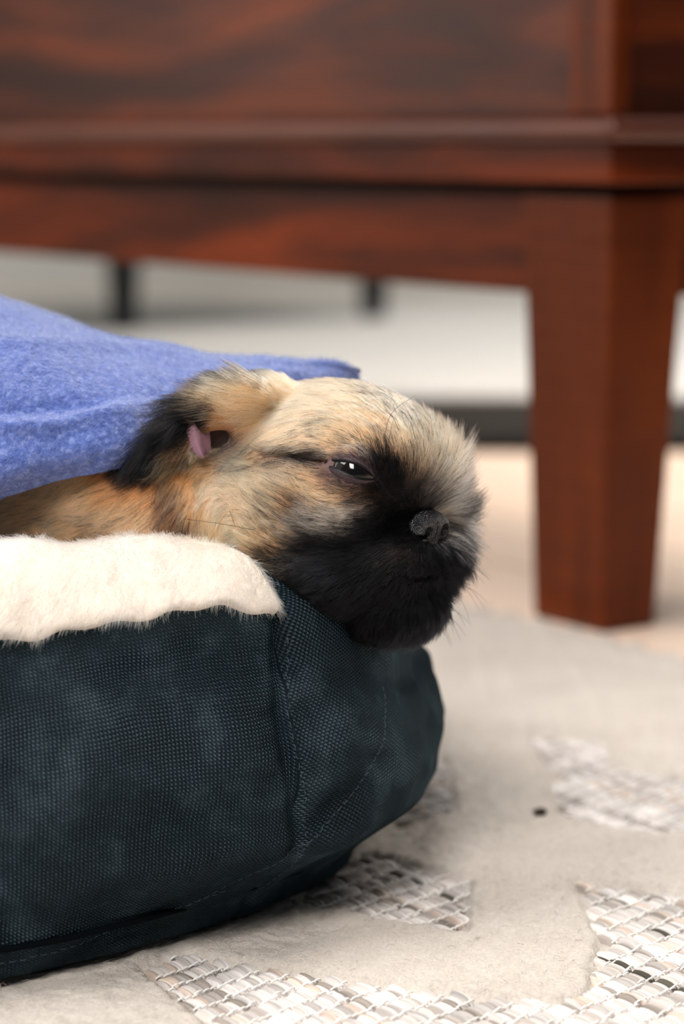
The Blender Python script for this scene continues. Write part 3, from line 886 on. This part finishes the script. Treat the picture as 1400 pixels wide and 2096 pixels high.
def grad(p, e_=0.0012):
    g = np.stack([sdfs(p + np.eye(3)[i] * e_) - sdfs(p - np.eye(3)[i] * e_) for i in range(3)], -1)
    return g / (np.linalg.norm(g, axis=-1)[..., None] + 1e-9)


# --- coat map: x, y (side-view position), lie of the hair dx, dy, length, lift, colour, share of dark hairs
PALC = {'C': (230, 194, 160), 'T': (244, 198, 156), 'O': (228, 164, 114), 'B': (164, 118, 90), 'K': (7, 8, 11), 'D': (52, 44, 40), 'G': (128, 120, 112), 'W': (205, 192, 178), 'R': (104, 78, 76)}
COAT = [
    # crown and forehead
    (500, 790, -1, -.1, 60, .2, 'T', .1), (545, 770, -.8, -.6, 50, .5, 'T', .15), (560, 805, -1, -.05, 70, .2, 'T', .06), (620, 790, -1, 0, 75, .2, 'C', 0), (700, 785, -1, -.1, 75, .2, 'C', .02),
    (770, 800, -.9, -.4, 60, .2, 'T', .15), (720, 825, -1, -.1, 75, .15, 'C', .03), (640, 840, -1, .05, 80, .15, 'C', .03), (560, 850, -1, .1, 80, .15, 'C', .03), (800, 830, -.75, -.65, 55, .2, 'T', .25),
    (770, 850, -.85, -.5, 65, .2, 'T', .12), (845, 868, -.5, -.85, 50, .2, 'T', .35), (850, 830, -.6, -.8, 45, .25, 'T', .1), (890, 880, -.35, -.95, 45, .25, 'C', .06), (874, 905, -.3, -.95, 50, .25, 'T', .3),
    (920, 930, -.1, -1, 45, .3, 'C', .08), (900, 945, -.1, -1, 50, .3, 'C', .12), (862, 942, -.15, -1, 50, .3, 'C', .2), (820, 890, -.4, -.9, 55, .25, 'C', .08), (830, 920, -.2, -1, 50, .3, 'T', .3),
    (720, 870, -.95, -.25, 75, .15, 'C', .05), (640, 885, -1, .12, 75, .15, 'C', .1), (690, 882, -1, -.05, 70, .15, 'T', .16), (730, 905, -.7, -.6, 55, .2, 'T', .15), (570, 900, -1, .15, 75, .15, 'C', .05),
    (620, 912, -1, .12, 65, .12, 'T', .08), (680, 915, -1, .05, 55, .12, 'T', .12), (750, 912, -.5, -.85, 45, .3, 'T', .4), (786, 932, -.15, -1, 32, .5, 'D', .8), (786, 905, -.3, -1, 40, .3, 'T', .3), (815, 905, -.2, -1, 50, .3, 'T', .15), (845, 935, -.1, -1, 50, .3, 'T', .15), (850, 905, -.2, -1, 50, .3, 'T', .1), (770, 938, -.4, -.9, 26, .4, 'K', .8), (760, 880, -.6, -.8, 55, .2, 'T', .1),
    (798, 956, .0, -1, 34, .4, 'K', 1), (832, 925, -.1, -1, 45, .3, 'T', .25), (780, 960, -.3, -.9, 25, .3, 'D', .7), (820, 976, .2, -1, 36, .4, 'K', .7), (856, 970, .1, -1, 45, .4, 'T', .3), (885, 965, .1, -1, 50, .4, 'C', .15), (520, 920, -1, .1, 60, .12, 'T', .15), (560, 932, -1, .05, 45, .1, 'B', .4), (610, 937, -1, .02, 40, .08, 'D', .6), (645, 942, -1, 0, 25, .05, 'K', .8),
    # around the eye
    (665, 955, -.9, .1, 14, .05, 'R', .3), (700, 938, -.8, -.3, 14, .05, 'R', .3), (740, 945, -.5, -.7, 16, .1, 'R', .5), (715, 992, -.9, .2, 14, .05, 'R', .5), (680, 980, -.95, .05, 20, .05, 'R', .2), (760, 1000, -.8, .2, 18, .1, 'K', .8),
    # cheek
    (640, 965, -.95, -.2, 50, .12, 'T', .1), (600, 960, -.95, -.3, 65, .12, 'C', .1), (540, 960, -.95, -.3, 75, .15, 'C', .05), (480, 960, -.9, -.2, 60, .15, 'C', .1), (650, 1000, -.9, -.35, 60, .12, 'T', .1),
    (580, 1000, -.88, -.45, 75, .12, 'C', .1), (520, 1010, -.8, -.55, 75, .15, 'C', .05), (460, 1010, -.5, .3, 60, .25, 'C', .05), (700, 1010, -.9, -.2, 45, .12, 'T', .35), (740, 1020, -.85, .0, 40, .15, 'B', .5),
    (570, 1045, -.85, -.5, 65, .15, 'T', .2), (612, 1040, -.95, -.2, 55, .15, 'B', .35), (655, 1022, -.95, -.2, 50, .15, 'T', .12), (650, 1048, -.95, -.2, 50, .15, 'W', .2), (670, 1030, -.95, -.2, 55, .15, 'T', .3), (695, 1058, -.95, -.1, 50, .15, 'W', .12), (735, 1040, -.9, .1, 45, .2, 'W', .35), (655, 1072, -.95, -.1, 55, .15, 'W', .2),
    (520, 1060, -.75, -.65, 70, .15, 'C', .1), (470, 1060, -.3, .7, 60, .25, 'T', .08), (430, 1060, .1, 1, 60, .3, 'T', .05), (420, 1000, -.1, 1, 65, .3, 'C', .03), (400, 1030, .0, 1, 60, .3, 'O', .1), (390, 970, -.2, 1, 50, .3, 'O', .1),
    (560, 1090, -.75, -.6, 60, .15, 'T', .25), (510, 1110, -.6, -.6, 60, .2, 'T', .1), (590, 1110, -.75, -.5, 55, .15, 'T', .3), (470, 1110, 0, 1, 50, .25, 'T', .1), (605, 1078, -.85, -.4, 60, .15, 'W', .25), (630, 1098, -.95, -.2, 60, .15, 'G', .4),
    (600, 1135, -.8, -.2, 50, .2, 'G', .55), (560, 1150, -.7, -.2, 45, .2, 'T', .4), (660, 1120, -.95, .0, 60, .15, 'D', .8), (620, 1170, -.8, .3, 50, .2, 'K', .9), (728, 1092, -1, .1, 45, .15, 'K', .8), (765, 1072, -.9, .2, 40, .15, 'K', 1), (705, 1072, -.95, 0, 45, .15, 'W', .25),
    # muzzle and chin
    (780, 1050, -.8, .1, 30, .2, 'D', .8), (830, 1010, -.3, -.6, 35, .3, 'D', .7), (820, 1045, -.7, -.2, 30, .2, 'K', .9), (840, 1080, -.9, .4, 18, .15, 'K', 1), (790, 1090, -.9, .35, 35, .15, 'K', 1), (730, 1120, -.95, .3, 50, .15, 'K', .95), (680, 1150, -.9, .3, 55, .15, 'K', .95),
    (840, 1135, -.8, .6, 13, .1, 'D', .5), (800, 1135, -.85, .5, 18, .12, 'D', .6), (870, 1120, -.6, .8, 10, .1, 'K', .9), (875, 1150, -.5, .9, 10, .1, 'K', 1), (905, 1110, .8, .4, 30, .3, 'K', .9), (898, 1140, .6, .8, 25, .3, 'K', 1), (830, 1170, -.5, .9, 30, .2, 'K', 1), (760, 1180, -.75, .7, 45, .2, 'K', 1), (700, 1210, -.75, .7, 50, .25, 'K', .95), (640, 1210, -.8, .5, 45, .25, 'K', .9),
    (780, 1240, -.4, .95, 50, .3, 'K', 1), (850, 1240, 0, 1, 45, .3, 'K', 1), (720, 1260, -.5, .9, 50, .3, 'D', .8), (820, 1290, -.1, 1, 50, .35, 'K', 1), (880, 1280, .2, 1, 45, .35, 'K', 1), (910, 1220, .6, .8, 40, .4, 'K', 1), (890, 1190, .3, .9, 35, .3, 'K', 1), (930, 1180, .85, .5, 45, .5, 'K', 1),
    # the far cheek and whisker fur past the nose
    (885, 990, .4, -.8, 55, .5, 'W', .2), (850, 1000, .2, -.8, 45, .35, 'D', .6), (920, 980, .5, -.7, 60, .5, 'C', .15), (900, 1015, .7, -.5, 60, .5, 'W', .12), (935, 1000, .8, -.5, 65, .6, 'W', .3), (870, 1025, .6, -.5, 40, .35, 'D', .6), (920, 1045, .95, -.15, 60, .55, 'W', .25),
    (925, 1080, 1, .0, 60, .55, 'G', .6), (920, 1110, 1, .15, 50, .5, 'G', .5), (935, 1140, .95, .25, 55, .55, 'K', .8), (905, 1060, .9, 0, 45, .5, 'W', .3), (945, 1060, 1, 0, 50, .6, 'D', .5),
    # ear
    (500, 830, -.9, -.5, 50, .2, 'T', .05), (460, 800, -.95, -.35, 50, .25, 'T', .1), (430, 772, -.95, -.3, 75, .75, 'D', .7), (480, 765, -.9, -.55, 70, .8, 'K', .75), (530, 765, -.8, -.7, 45, .5, 'D', .6), (420, 810, -.95, -.1, 45, .2, 'O', .2), (460, 850, -.95, .05, 40, .25, 'O', .15), (410, 840, -.95, .3, 45, .35, 'K', .8),
    (380, 805, -.9, -.1, 65, .6, 'D', .7), (345, 845, -.85, .3, 65, .5, 'D', .6), (330, 880, -.6, .7, 55, .4, 'K', .8), (370, 880, -.5, .6, 35, .25, 'K', .7), (360, 930, -.4, .5, 45, .3, 'O', .3), (390, 930, .2, .6, 40, .3, 'T', .2), (300, 920, -.5, .85, 60, .4, 'D', .8), (270, 960, -.45, .9, 55, .35, 'D', .7), (310, 960, -.3, .9, 40, .3, 'K', .9),
    (505, 880, -.8, .2, 45, .15, 'T', .05), (470, 885, -.7, .3, 12, .1, 'B', .2), (462, 912, -.6, .5, 12, .1, 'B', .2), (495, 912, -.8, .3, 40, .15, 'T', .1), (440, 945, -.8, .4, 45, .2, 'O', .15), (500, 945, -.9, .1, 45, .15, 'T', .25), (350, 975, -.4, .9, 50, .3, 'O', .2),
    # neck and body
    (340, 1030, -.5, .8, 60, .3, 'B', .3), (370, 1090, -.1, 1, 55, .3, 'B', .3), (300, 1010, -.8, .5, 60, .3, 'O', .1), (300, 1070, -.8, .5, 60, .3, 'T', .15), (230, 1000, -.9, .3, 60, .3, 'O', .1), (220, 1070, -.9, .3, 60, .3, 'T', .2), (150, 1020, -.9, .4, 60, .3, 'T', .1), (150, 1080, -1, .2, 60, .3, 'T', .15),
    (80, 1010, -.9, .4, 60, .3, 'T', .1), (60, 1070, -1, .2, 60, .3, 'T', .15), (0, 1060, -1, .2, 60, .3, 'C', .1), (-100, 1000, -1, .2, 60, .3, 'T', .1), (-300, 1000, -1, .2, 60, .3, 'T', .1),
]
CX = np.array([[c[0], c[1]] for c in COAT], float); CDir = np.array([[c[2], c[3]] for c in COAT], float); CDir /= np.linalg.norm(CDir, axis=1)[:, None]
CLen = np.array([c[4] for c in COAT]); CLift = np.array([c[5] for c in COAT]); CCol = np.array([lin(PALC[c[6]]) for c in COAT]); CDark = np.array([c[7] for c in COAT])


def coat(px, py, sig=22.0, power=None):
    """weighted mean of the nearest control points"""
    out_d = np.zeros((len(px), 2)); out = np.zeros((len(px), 6))
    for s in range(0, len(px), 20000):
        d2 = (px[s:s + 20000, None] - CX[None, :, 0]) ** 2 + (py[s:s + 20000, None] - CX[None, :, 1]) ** 2
        dm = d2.min(1, keepdims=True); wg = np.exp(-(d2 - dm) / (2 * sig ** 2 + 0.06 * dm)); wg /= wg.sum(1, keepdims=True)
        out_d[s:s + 20000] = wg @ CDir; out[s:s + 20000, 0] = wg @ CLen; out[s:s + 20000, 1] = wg @ CLift; out[s:s + 20000, 2] = wg @ CDark; out[s:s + 20000, 3:] = wg @ CCol
    return out_d, out


puppy = empty('puppy', tuple(float(x) for x in H(0, 0, 1130)))
tag(puppy, 'sleepy tan puppy with a black muzzle resting its chin on the bed rim', 'puppy')
vx, vy = proj(BV)
_, oc = coat(vx, vy, 16)
skin = oc[:, 3:] * (1 - 0.55 * oc[:, 2:3]) * 0.75
m_skin = attr_mat('puppy_undercoat', 0.8, 0.2)
m_skin.bump(m_skin.noise(m_skin.coord(), 900, 3), 0.0006, 0.5)
# pink hollow of the ear, canal shade painted near-black on its right
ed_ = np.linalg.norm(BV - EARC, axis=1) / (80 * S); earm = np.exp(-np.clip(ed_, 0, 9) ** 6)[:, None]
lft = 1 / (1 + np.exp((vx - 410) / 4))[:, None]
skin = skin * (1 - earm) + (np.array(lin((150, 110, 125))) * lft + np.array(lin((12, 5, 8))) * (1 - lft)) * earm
nsm = np.exp(-(np.linalg.norm(BV - H(238, 0, 1082), axis=1) / (62 * S)) ** 6)[:, None]
skin = skin * (1 - nsm) + np.array(lin((8, 8, 10))) * nsm
eym = np.exp(-((vx - 715) / 60) ** 4 - ((vy - 966) / 28) ** 4)[:, None] * (BV[:, 1:2] < HY)
skin = skin * (1 - eym) + np.array(lin((96, 78, 80))) * eym
body = to_local(mesh_obj('body', BV, BF, m_skin, puppy, col=skin), puppy)

# --- fur
NH = 230000
cenf = BV[BF].mean(1); fx_, fy_ = proj(cenf); gN = grad(cenf)
view = cenf - np.array([0, 0, CAMZ]); view /= np.linalg.norm(view, axis=1)[:, None]; facing = -(gN * view).sum(1)
wt_ = np.where(facing > -0.35, 1.0, 0.12) * np.where(fx_ < -60, 0.05, np.where(fx_ < 330, 0.55, 1.0)) * np.where((cenf[:, 2] < 0.085) & (cenf[:, 0] < 0), 0.02, 1.0)
wt_ *= np.where((fx_ < 330) & (fy_ < 930) & (cenf[:, 1] > .80), 0.03, 1.0)
roots, _, _ = sample_faces(BV, BF, NH, wt_)
N0 = grad(roots); roots = roots - N0 * sdfs(roots)[:, None]
rx_, ry_ = proj(roots)
near = roots[:, 1] < HY - 0.01
inE = ((rx_ - 715) * math.cos(.33) + (ry_ - 964) * math.sin(.33)); inF = (-(rx_ - 715) * math.sin(.33) + (ry_ - 964) * math.cos(.33))
bad = near & (((inE / 56) ** 2 + (inF / 19) ** 2) < 1)                       # bare lids
bad |= near & (((rx_ - 884) / 32) ** 2 + ((ry_ - 1082) / 30) ** 2 < 1)       # nose leather
bad |= (((rx_ - 440) / 18) ** 2 + ((ry_ - 892) / 22) ** 2 < 1) & (roots[:, 1] < .80)
bad |= (((rx_ - 412) / 28) ** 2 + ((ry_ - 893) / 38) ** 2 < 1) & (roots[:, 1] < .80) & (rng.random(NH) < 0.55)   # ear hollow
roots, N0, rx_, ry_ = roots[~bad], N0[~bad], rx_[~bad], ry_[~bad]; NH = len(roots)
jx = rx_ + 7 * rng.standard_normal(NH); jy = ry_ + 5 * rng.standard_normal(NH)
_, oc = coat(jx, jy, 13); dr, od = coat(rx_, ry_, 26)
RIGHT = np.array([1.0, 0, 0]); UP = np.array([0, SP, CP])
D3 = dr[:, :1] * RIGHT - dr[:, 1:] * UP
low = np.stack([vnoise(roots * 130, s) for s in (61, 62, 63)], -1); mid = np.stack([vnoise(roots * 420, s) for s in (64, 65, 66)], -1)
D3 = D3 + 0.17 * low + 0.15 * mid + 0.10 * rng.standard_normal((NH, 3))
D3 -= N0 * (D3 * N0).sum(1)[:, None]; D3 /= np.linalg.norm(D3, axis=1)[:, None] + 1e-9
K = 8
Ln = od[:, 0] * S * rng.uniform(0.55, 1.15, NH) * (0.85 + 0.25 * vnoise(roots * 250, 67))
lift = od[:, 1] * rng.uniform(0.6, 1.4, NH) * (1 + 0.9 * np.clip((rx_ - 850) / 60, 0, 1) + 0.5 * np.clip((ry_ - 1150) / 60, 0, 1) + 0.7 * ((rx_ < 540) & (ry_ < 960) & (roots[:, 1] < .80)))
Ln = Ln * (1 + 0.25 * (ry_ > 1230) + 0.45 * np.clip((rx_ - 860) / 50, 0, 1) * (ry_ < 1180) + 0.35 * ((rx_ < 540) & (ry_ < 960)))
pts = np.zeros((NH, K, 3)); p = roots.copy(); pts[:, 0] = p - N0 * 0.0004; d = D3.copy()
wav = rng.standard_normal((NH, 3)) * 0.05
for k in range(1, K):
    p = p + d * (Ln / (K - 1))[:, None]; g = grad(p); s = k / (K - 1)
    hgt_ = 0.0004 + lift * Ln * (s ** 1.3) * 0.75
    dist = sdfs(p); p = p + g * ((hgt_ - dist) * 0.9)[:, None]
    d = d + wav; d -= g * ((d * g).sum(1) * 0.9)[:, None]; d /= np.linalg.norm(d, axis=1)[:, None] + 1e-9
    pts[:, k] = p
# nothing lies across the open ear
ax_, ay_ = proj(pts[:, 2:]); infr = (pts[:, 2:, 1] < EARC[1] + .02)
cross = ((((ax_ - 448) / 21) ** 2 + ((ay_ - 893) / 24) ** 2 < 1) & infr).any(1)
cross |= ((((ax_ - 404) / 22) ** 2 + ((ay_ - 898) / 32) ** 2 < 1) & infr).any(1) & (rng.random(NH) < 0.85)
kp = ~cross; roots, N0, rx_, ry_, pts, oc = roots[kp], N0[kp], rx_[kp], ry_[kp], pts[kp], oc[kp]; NH = len(roots)
# clumping
NC = 9000; ci = rng.choice(NH, NC, replace=False); kd = KDTree(NC)
for a, i in enumerate(ci): kd.insert(roots[i], a)
kd.balance(); own = np.array([kd.find(r)[1] for r in roots]); cl = ci[own]
off_ = roots - roots[cl]
for k in range(1, K):
    s = (k / (K - 1)) ** 1.4 * 0.62
    pts[:, k] = pts[:, k] * (1 - s) + (pts[cl, k] + off_ * (1 - (k / (K - 1)) * 0.55)) * s
base_c = oc[:, 3:] * (1 + 0.09 * vnoise(roots * 300, 68)[:, None]) * rng.uniform(0.78, 1.18, (NH, 1))
dmask = rng.random(NH) < (oc[:, 2] ** 1.25) * (0.75 + 0.5 * (vnoise(roots * 500, 69) > 0))
dk_c = np.array(lin((8, 9, 12))) * rng.uniform(0.6, 1.6, (NH, 1))
cc = np.where(dmask[:, None], dk_c, base_c)
tt = np.linspace(0, 1, K)[None, :, None]
lightness = np.clip(oc[:, 3:].mean(1) * 4, 0, 1)[:, None, None]
warm = np.array([0.94, 0.80, 0.68])
colr = cc[:, None] * ((1 - tt) * (warm * lightness + (1 - lightness)) + tt * 1.05)
tipd = (rng.random(NH) < oc[:, 2] * 0.3)[:, None, None]
colr = np.where(tipd & (tt > 0.5), dk_c[:, None], colr)
rad0 = np.array([.8, 1, 1, .95, .85, .7, .5, .2])[None] * (0.000040 * rng.uniform(.8, 1.25, (NH, 1)))
m_fur = hair_mat('puppy_fur', 0.38, 0.55)
fur = to_local(hair_obj('fur', pts, rad0, np.clip(colr, 0.002, .95), m_fur, puppy), puppy); fur['kind'] = 'stuff'

# --- eye
def uvsphere(c, r, nu=64, nv=40, f=None):
    th_ = np.linspace(0, math.pi, nv); ph_ = np.linspace(0, 2 * math.pi, nu, endpoint=False); PH_, TH_ = np.meshgrid(ph_, th_, indexing='ij')
    D_ = np.stack([np.sin(TH_) * np.cos(PH_), np.sin(TH_) * np.sin(PH_), np.cos(TH_)], -1)
    R_ = r if f is None else r * f(D_)
    return c + D_ * (R_[..., None] if f is not None else R_), grid_faces(nu, nv, True), D_


vdir = EYE - np.array([0, 0, CAMZ]); vdir /= np.linalg.norm(vdir)
gaze = HF * 0.62 + HL * 0.60 + HU * -0.12; gaze /= np.linalg.norm(gaze)
ev, ef, eD = uvsphere(EYE, ER * 1.0, 96, 64, lambda D_: 1 + 0.03 * np.exp(-((1 - D_ @ gaze) / 0.10) ** 2))
ca = (eD @ gaze).ravel()
ecol = np.where(ca[:, None] > 0.90, np.array([0.003, 0.003, 0.004]), np.where(ca[:, None] > 0.70, np.array([0.007, 0.005, 0.004]), np.array([0.02, 0.018, 0.018])))
m_eye = attr_mat('wet_dark_eye', 0.05, 0.5)
eye = to_local(mesh_obj('eye', ev.reshape(-1, 3), ef, m_eye, puppy, col=ecol), puppy); eye['label'] = 'dark wet half-open eye'

# lids: a shell over the eyeball with an almond opening
def on_ball(px, py, r):
    o_ = np.array([0, 0, CAMZ]); dd = ray(px, py); dd = dd / np.linalg.norm(dd, axis=-1)[..., None]
    oc_ = o_ - EYE; b_ = (dd * oc_).sum(-1); c_ = (oc_ ** 2).sum() - r * r; disc = b_ * b_ - c_
    t_ = -b_ - np.sqrt(np.clip(disc, 0, None)); return o_ + dd * t_[..., None], disc > 0


cs0 = [(664, 947), (680, 944), (702, 944), (726, 949), (746, 959), (760, 971), (768, 981)]
cs1 = [(664, 946), (676, 953), (692, 961), (710, 969), (730, 976), (750, 980), (768, 980)]
lu_ = catmull(cs0, 60); dn_ = catmull(cs1, 60)
m_rim = Mat('black_lid_rim', (12, 10, 12), 0.45, 0.3)
m_rim.bump(m_rim.noise(m_rim.coord(), 2500, 2), 0.0002, 0.4)
m_lid = Mat('mauve_eyelid_skin', (62, 46, 50), 0.6, 0.3)
m_lid.bump(m_lid.noise(m_lid.coord(), 1800, 3), 0.0005, 0.8)


def lid(name, crv, side):
    n = len(crv); t_ = np.linspace(0, 1, n); bow = np.sin(t_ * math.pi) ** 0.7
    rings = []
    for k, (o_, rr_) in enumerate(((-1.5, 1.005), (-0.5, 1.05), (1.5, 1.09), (5, 1.11), (9, 1.105), (15, 1.08), (22, 1.0))):
        q = crv.copy(); q[:, 1] += side * o_ * (0.45 + 0.55 * bow); pos, hit = on_ball(q[:, 0], q[:, 1], ER * rr_)
        rings.append(pos)
    R_ = np.array(rings).transpose(1, 0, 2)
    me = mesh_obj(name, R_.reshape(-1, 3), grid_faces(n, 7)[:, ::(1 if side > 0 else -1)], m_lid, puppy); me.data.materials.append(m_rim.m)
    mi = np.zeros(len(me.data.polygons), np.int32); fi = np.arange(len(mi)) % 6; mi[fi < 3] = 1; me.data.polygons.foreach_set('material_index', mi)
    return to_local(me, puppy)


lid('upper_eyelid', lu_, -1); lid('lower_eyelid', dn_, 1)

# --- nose
NC_ = H(238, 0, 1082)
nh = 0.00032; nlo = NC_ - 0.0095; ndim = 60
ng = np.stack(np.meshgrid(*[nlo[i] + np.arange(ndim) * nh for i in range(3)], indexing='ij'), -1)


def hv(f_, l_, u_): return NC_ + HF * f_ * S + HL * l_ * S + HU * u_ * S


nd_ = ell(ng, hv(-8, 0, 6), (32 * S, 48 * S, 34 * S), HAX)
nd_ = smin(nd_, ell(ng, hv(-2, 30, 0), (26 * S, 26 * S, 28 * S), HAX), 8 * S)
nd_ = smin(nd_, ell(ng, hv(-2, -30, 0), (26 * S, 26 * S, 28 * S), HAX), 8 * S)
nd_ = smin(nd_, ell(ng, hv(-4, 0, -26), (22 * S, 22 * S, 22 * S), HAX), 8 * S)
for sg_ in (1, -1):
    nd_ = smax(nd_, -ell(ng, hv(18, 27 * sg_, -4), (20 * S, 13 * S, 12 * S), HAX), 4 * S)
    nd_ = smax(nd_, -ell(ng, hv(6, 48 * sg_, -12), (24 * S, 16 * S, 6 * S), HAX), 3 * S)
nd_ = smax(nd_, -ell(ng, hv(30, 0, -14), (18 * S, 3.4 * S, 34 * S), HAX), 3 * S)
nV, nF = surface_nets(nd_.astype(np.float32), nlo, nh)
m_nose = Mat('black_wet_nose_leather', (16, 17, 22), 0.30, 0.65)
vo = m_nose.n('ShaderNodeTexVoronoi'); m_nose.l(m_nose.coord(), vo.inputs['Vector']); vo.inputs['Scale'].default_value = 2200
m_nose.bump(m_nose.math('SUBTRACT', 1.0, vo.outputs['Distance']), 0.0004, 0.9)
nose = to_local(mesh_obj('nose', nV, nF, m_nose, puppy), puppy); nose['label'] = 'black leathery nose'

# --- pink inner ear fold
gu_ = np.linspace(0, 1, 14); gv_ = np.linspace(0, 1, 18); GU_, GV_ = np.meshgrid(gu_, gv_, indexing='ij')
wv_ = (28 - 13 * GV_) * np.sqrt(np.clip(1 - np.abs(2 * GV_ - 1) ** 5, 0.02, 1))
pxg = 398 + 20 * GV_ + (GU_ - 0.5) * 2 * wv_; pyg = 852 + 84 * GV_ - 6 * (GU_ - .5)
Yg_ = EARP[1] - 0.0008 + 0.0055 * GU_ ** 1.5 - 0.0012 * np.sin(GU_ * 2.6) + 0.0007 * np.sin(GU_ * 8 + 1.5) - 0.0015 * GV_
fr_ = P(pxg, pyg, Yg_); bk_ = fr_ + np.array([0, 0.0012, 0]); n0 = 14 * 18
m_ear = Mat('mauve_ear_skin', (138, 104, 118), 0.6, 0.25); m_ear.b.inputs['Subsurface Weight'].default_value = 0.2; m_ear.b.inputs['Subsurface Radius'].default_value = (.002, .001, .001)
m_ear.bump(m_ear.noise(m_ear.coord(), 600, 3), 0.0006, 0.6)
fe = grid_faces(14, 18)
ie = to_local(mesh_obj('inner_ear', np.concatenate([fr_.reshape(-1, 3), bk_.reshape(-1, 3)]), np.concatenate([fe, fe[:, ::-1] + n0]), m_ear, puppy), puppy); ie['label'] = 'pink-mauve inner ear skin'

# --- whiskers and long brow hairs
wk = []
def whisk(pxy, Y0, Y1, n=K):
    c = catmull(pxy, n); Yw = np.linspace(Y0, Y1, n); wk.append(P(c[:, 0], c[:, 1], Yw))
for _ in range(26):
    y0 = rng.uniform(1060, 1280); x0 = 925 - max(0, y0 - 1180) * 0.35; a = (y0 - 1080) / 260 + rng.normal() * .15; L0 = rng.uniform(40, 95)
    whisk([(x0, y0), (x0 + L0 * .5 * math.cos(a), y0 + L0 * .5 * math.sin(a)), (x0 + L0 * math.cos(a + .2), y0 + L0 * math.sin(a + .25))], .785, .795)
whisk([(785, 905), (795, 860), (812, 835), (852, 808)], .756, .750)
whisk([(795, 908), (800, 880), (805, 858)], .755, .749); whisk([(775, 905), (765, 880), (757, 862)], .755, .748)
whisk([(780, 903), (775, 885), (772, 868)], .755, .748); whisk([(520, 1085), (450, 1072), (375, 1062)], .757, .745)
whisk([(470, 1045), (476, 1062), (482, 1080)], .757, .748); whisk([(850, 900), (842, 868), (826, 850)], .760, .752)
wk = np.array(wk); nw = len(wk)
m_wh = attr_mat('whisker_hair', 0.4, 0.4)
wo = to_local(hair_obj('whiskers', wk, np.array([1, 1, .95, .9, .8, .65, .45, .2])[None] * np.full((nw, 1), 0.00007), np.ones((nw, K, 3)) * 0.012, m_wh, puppy), puppy); wo['kind'] = 'stuff'
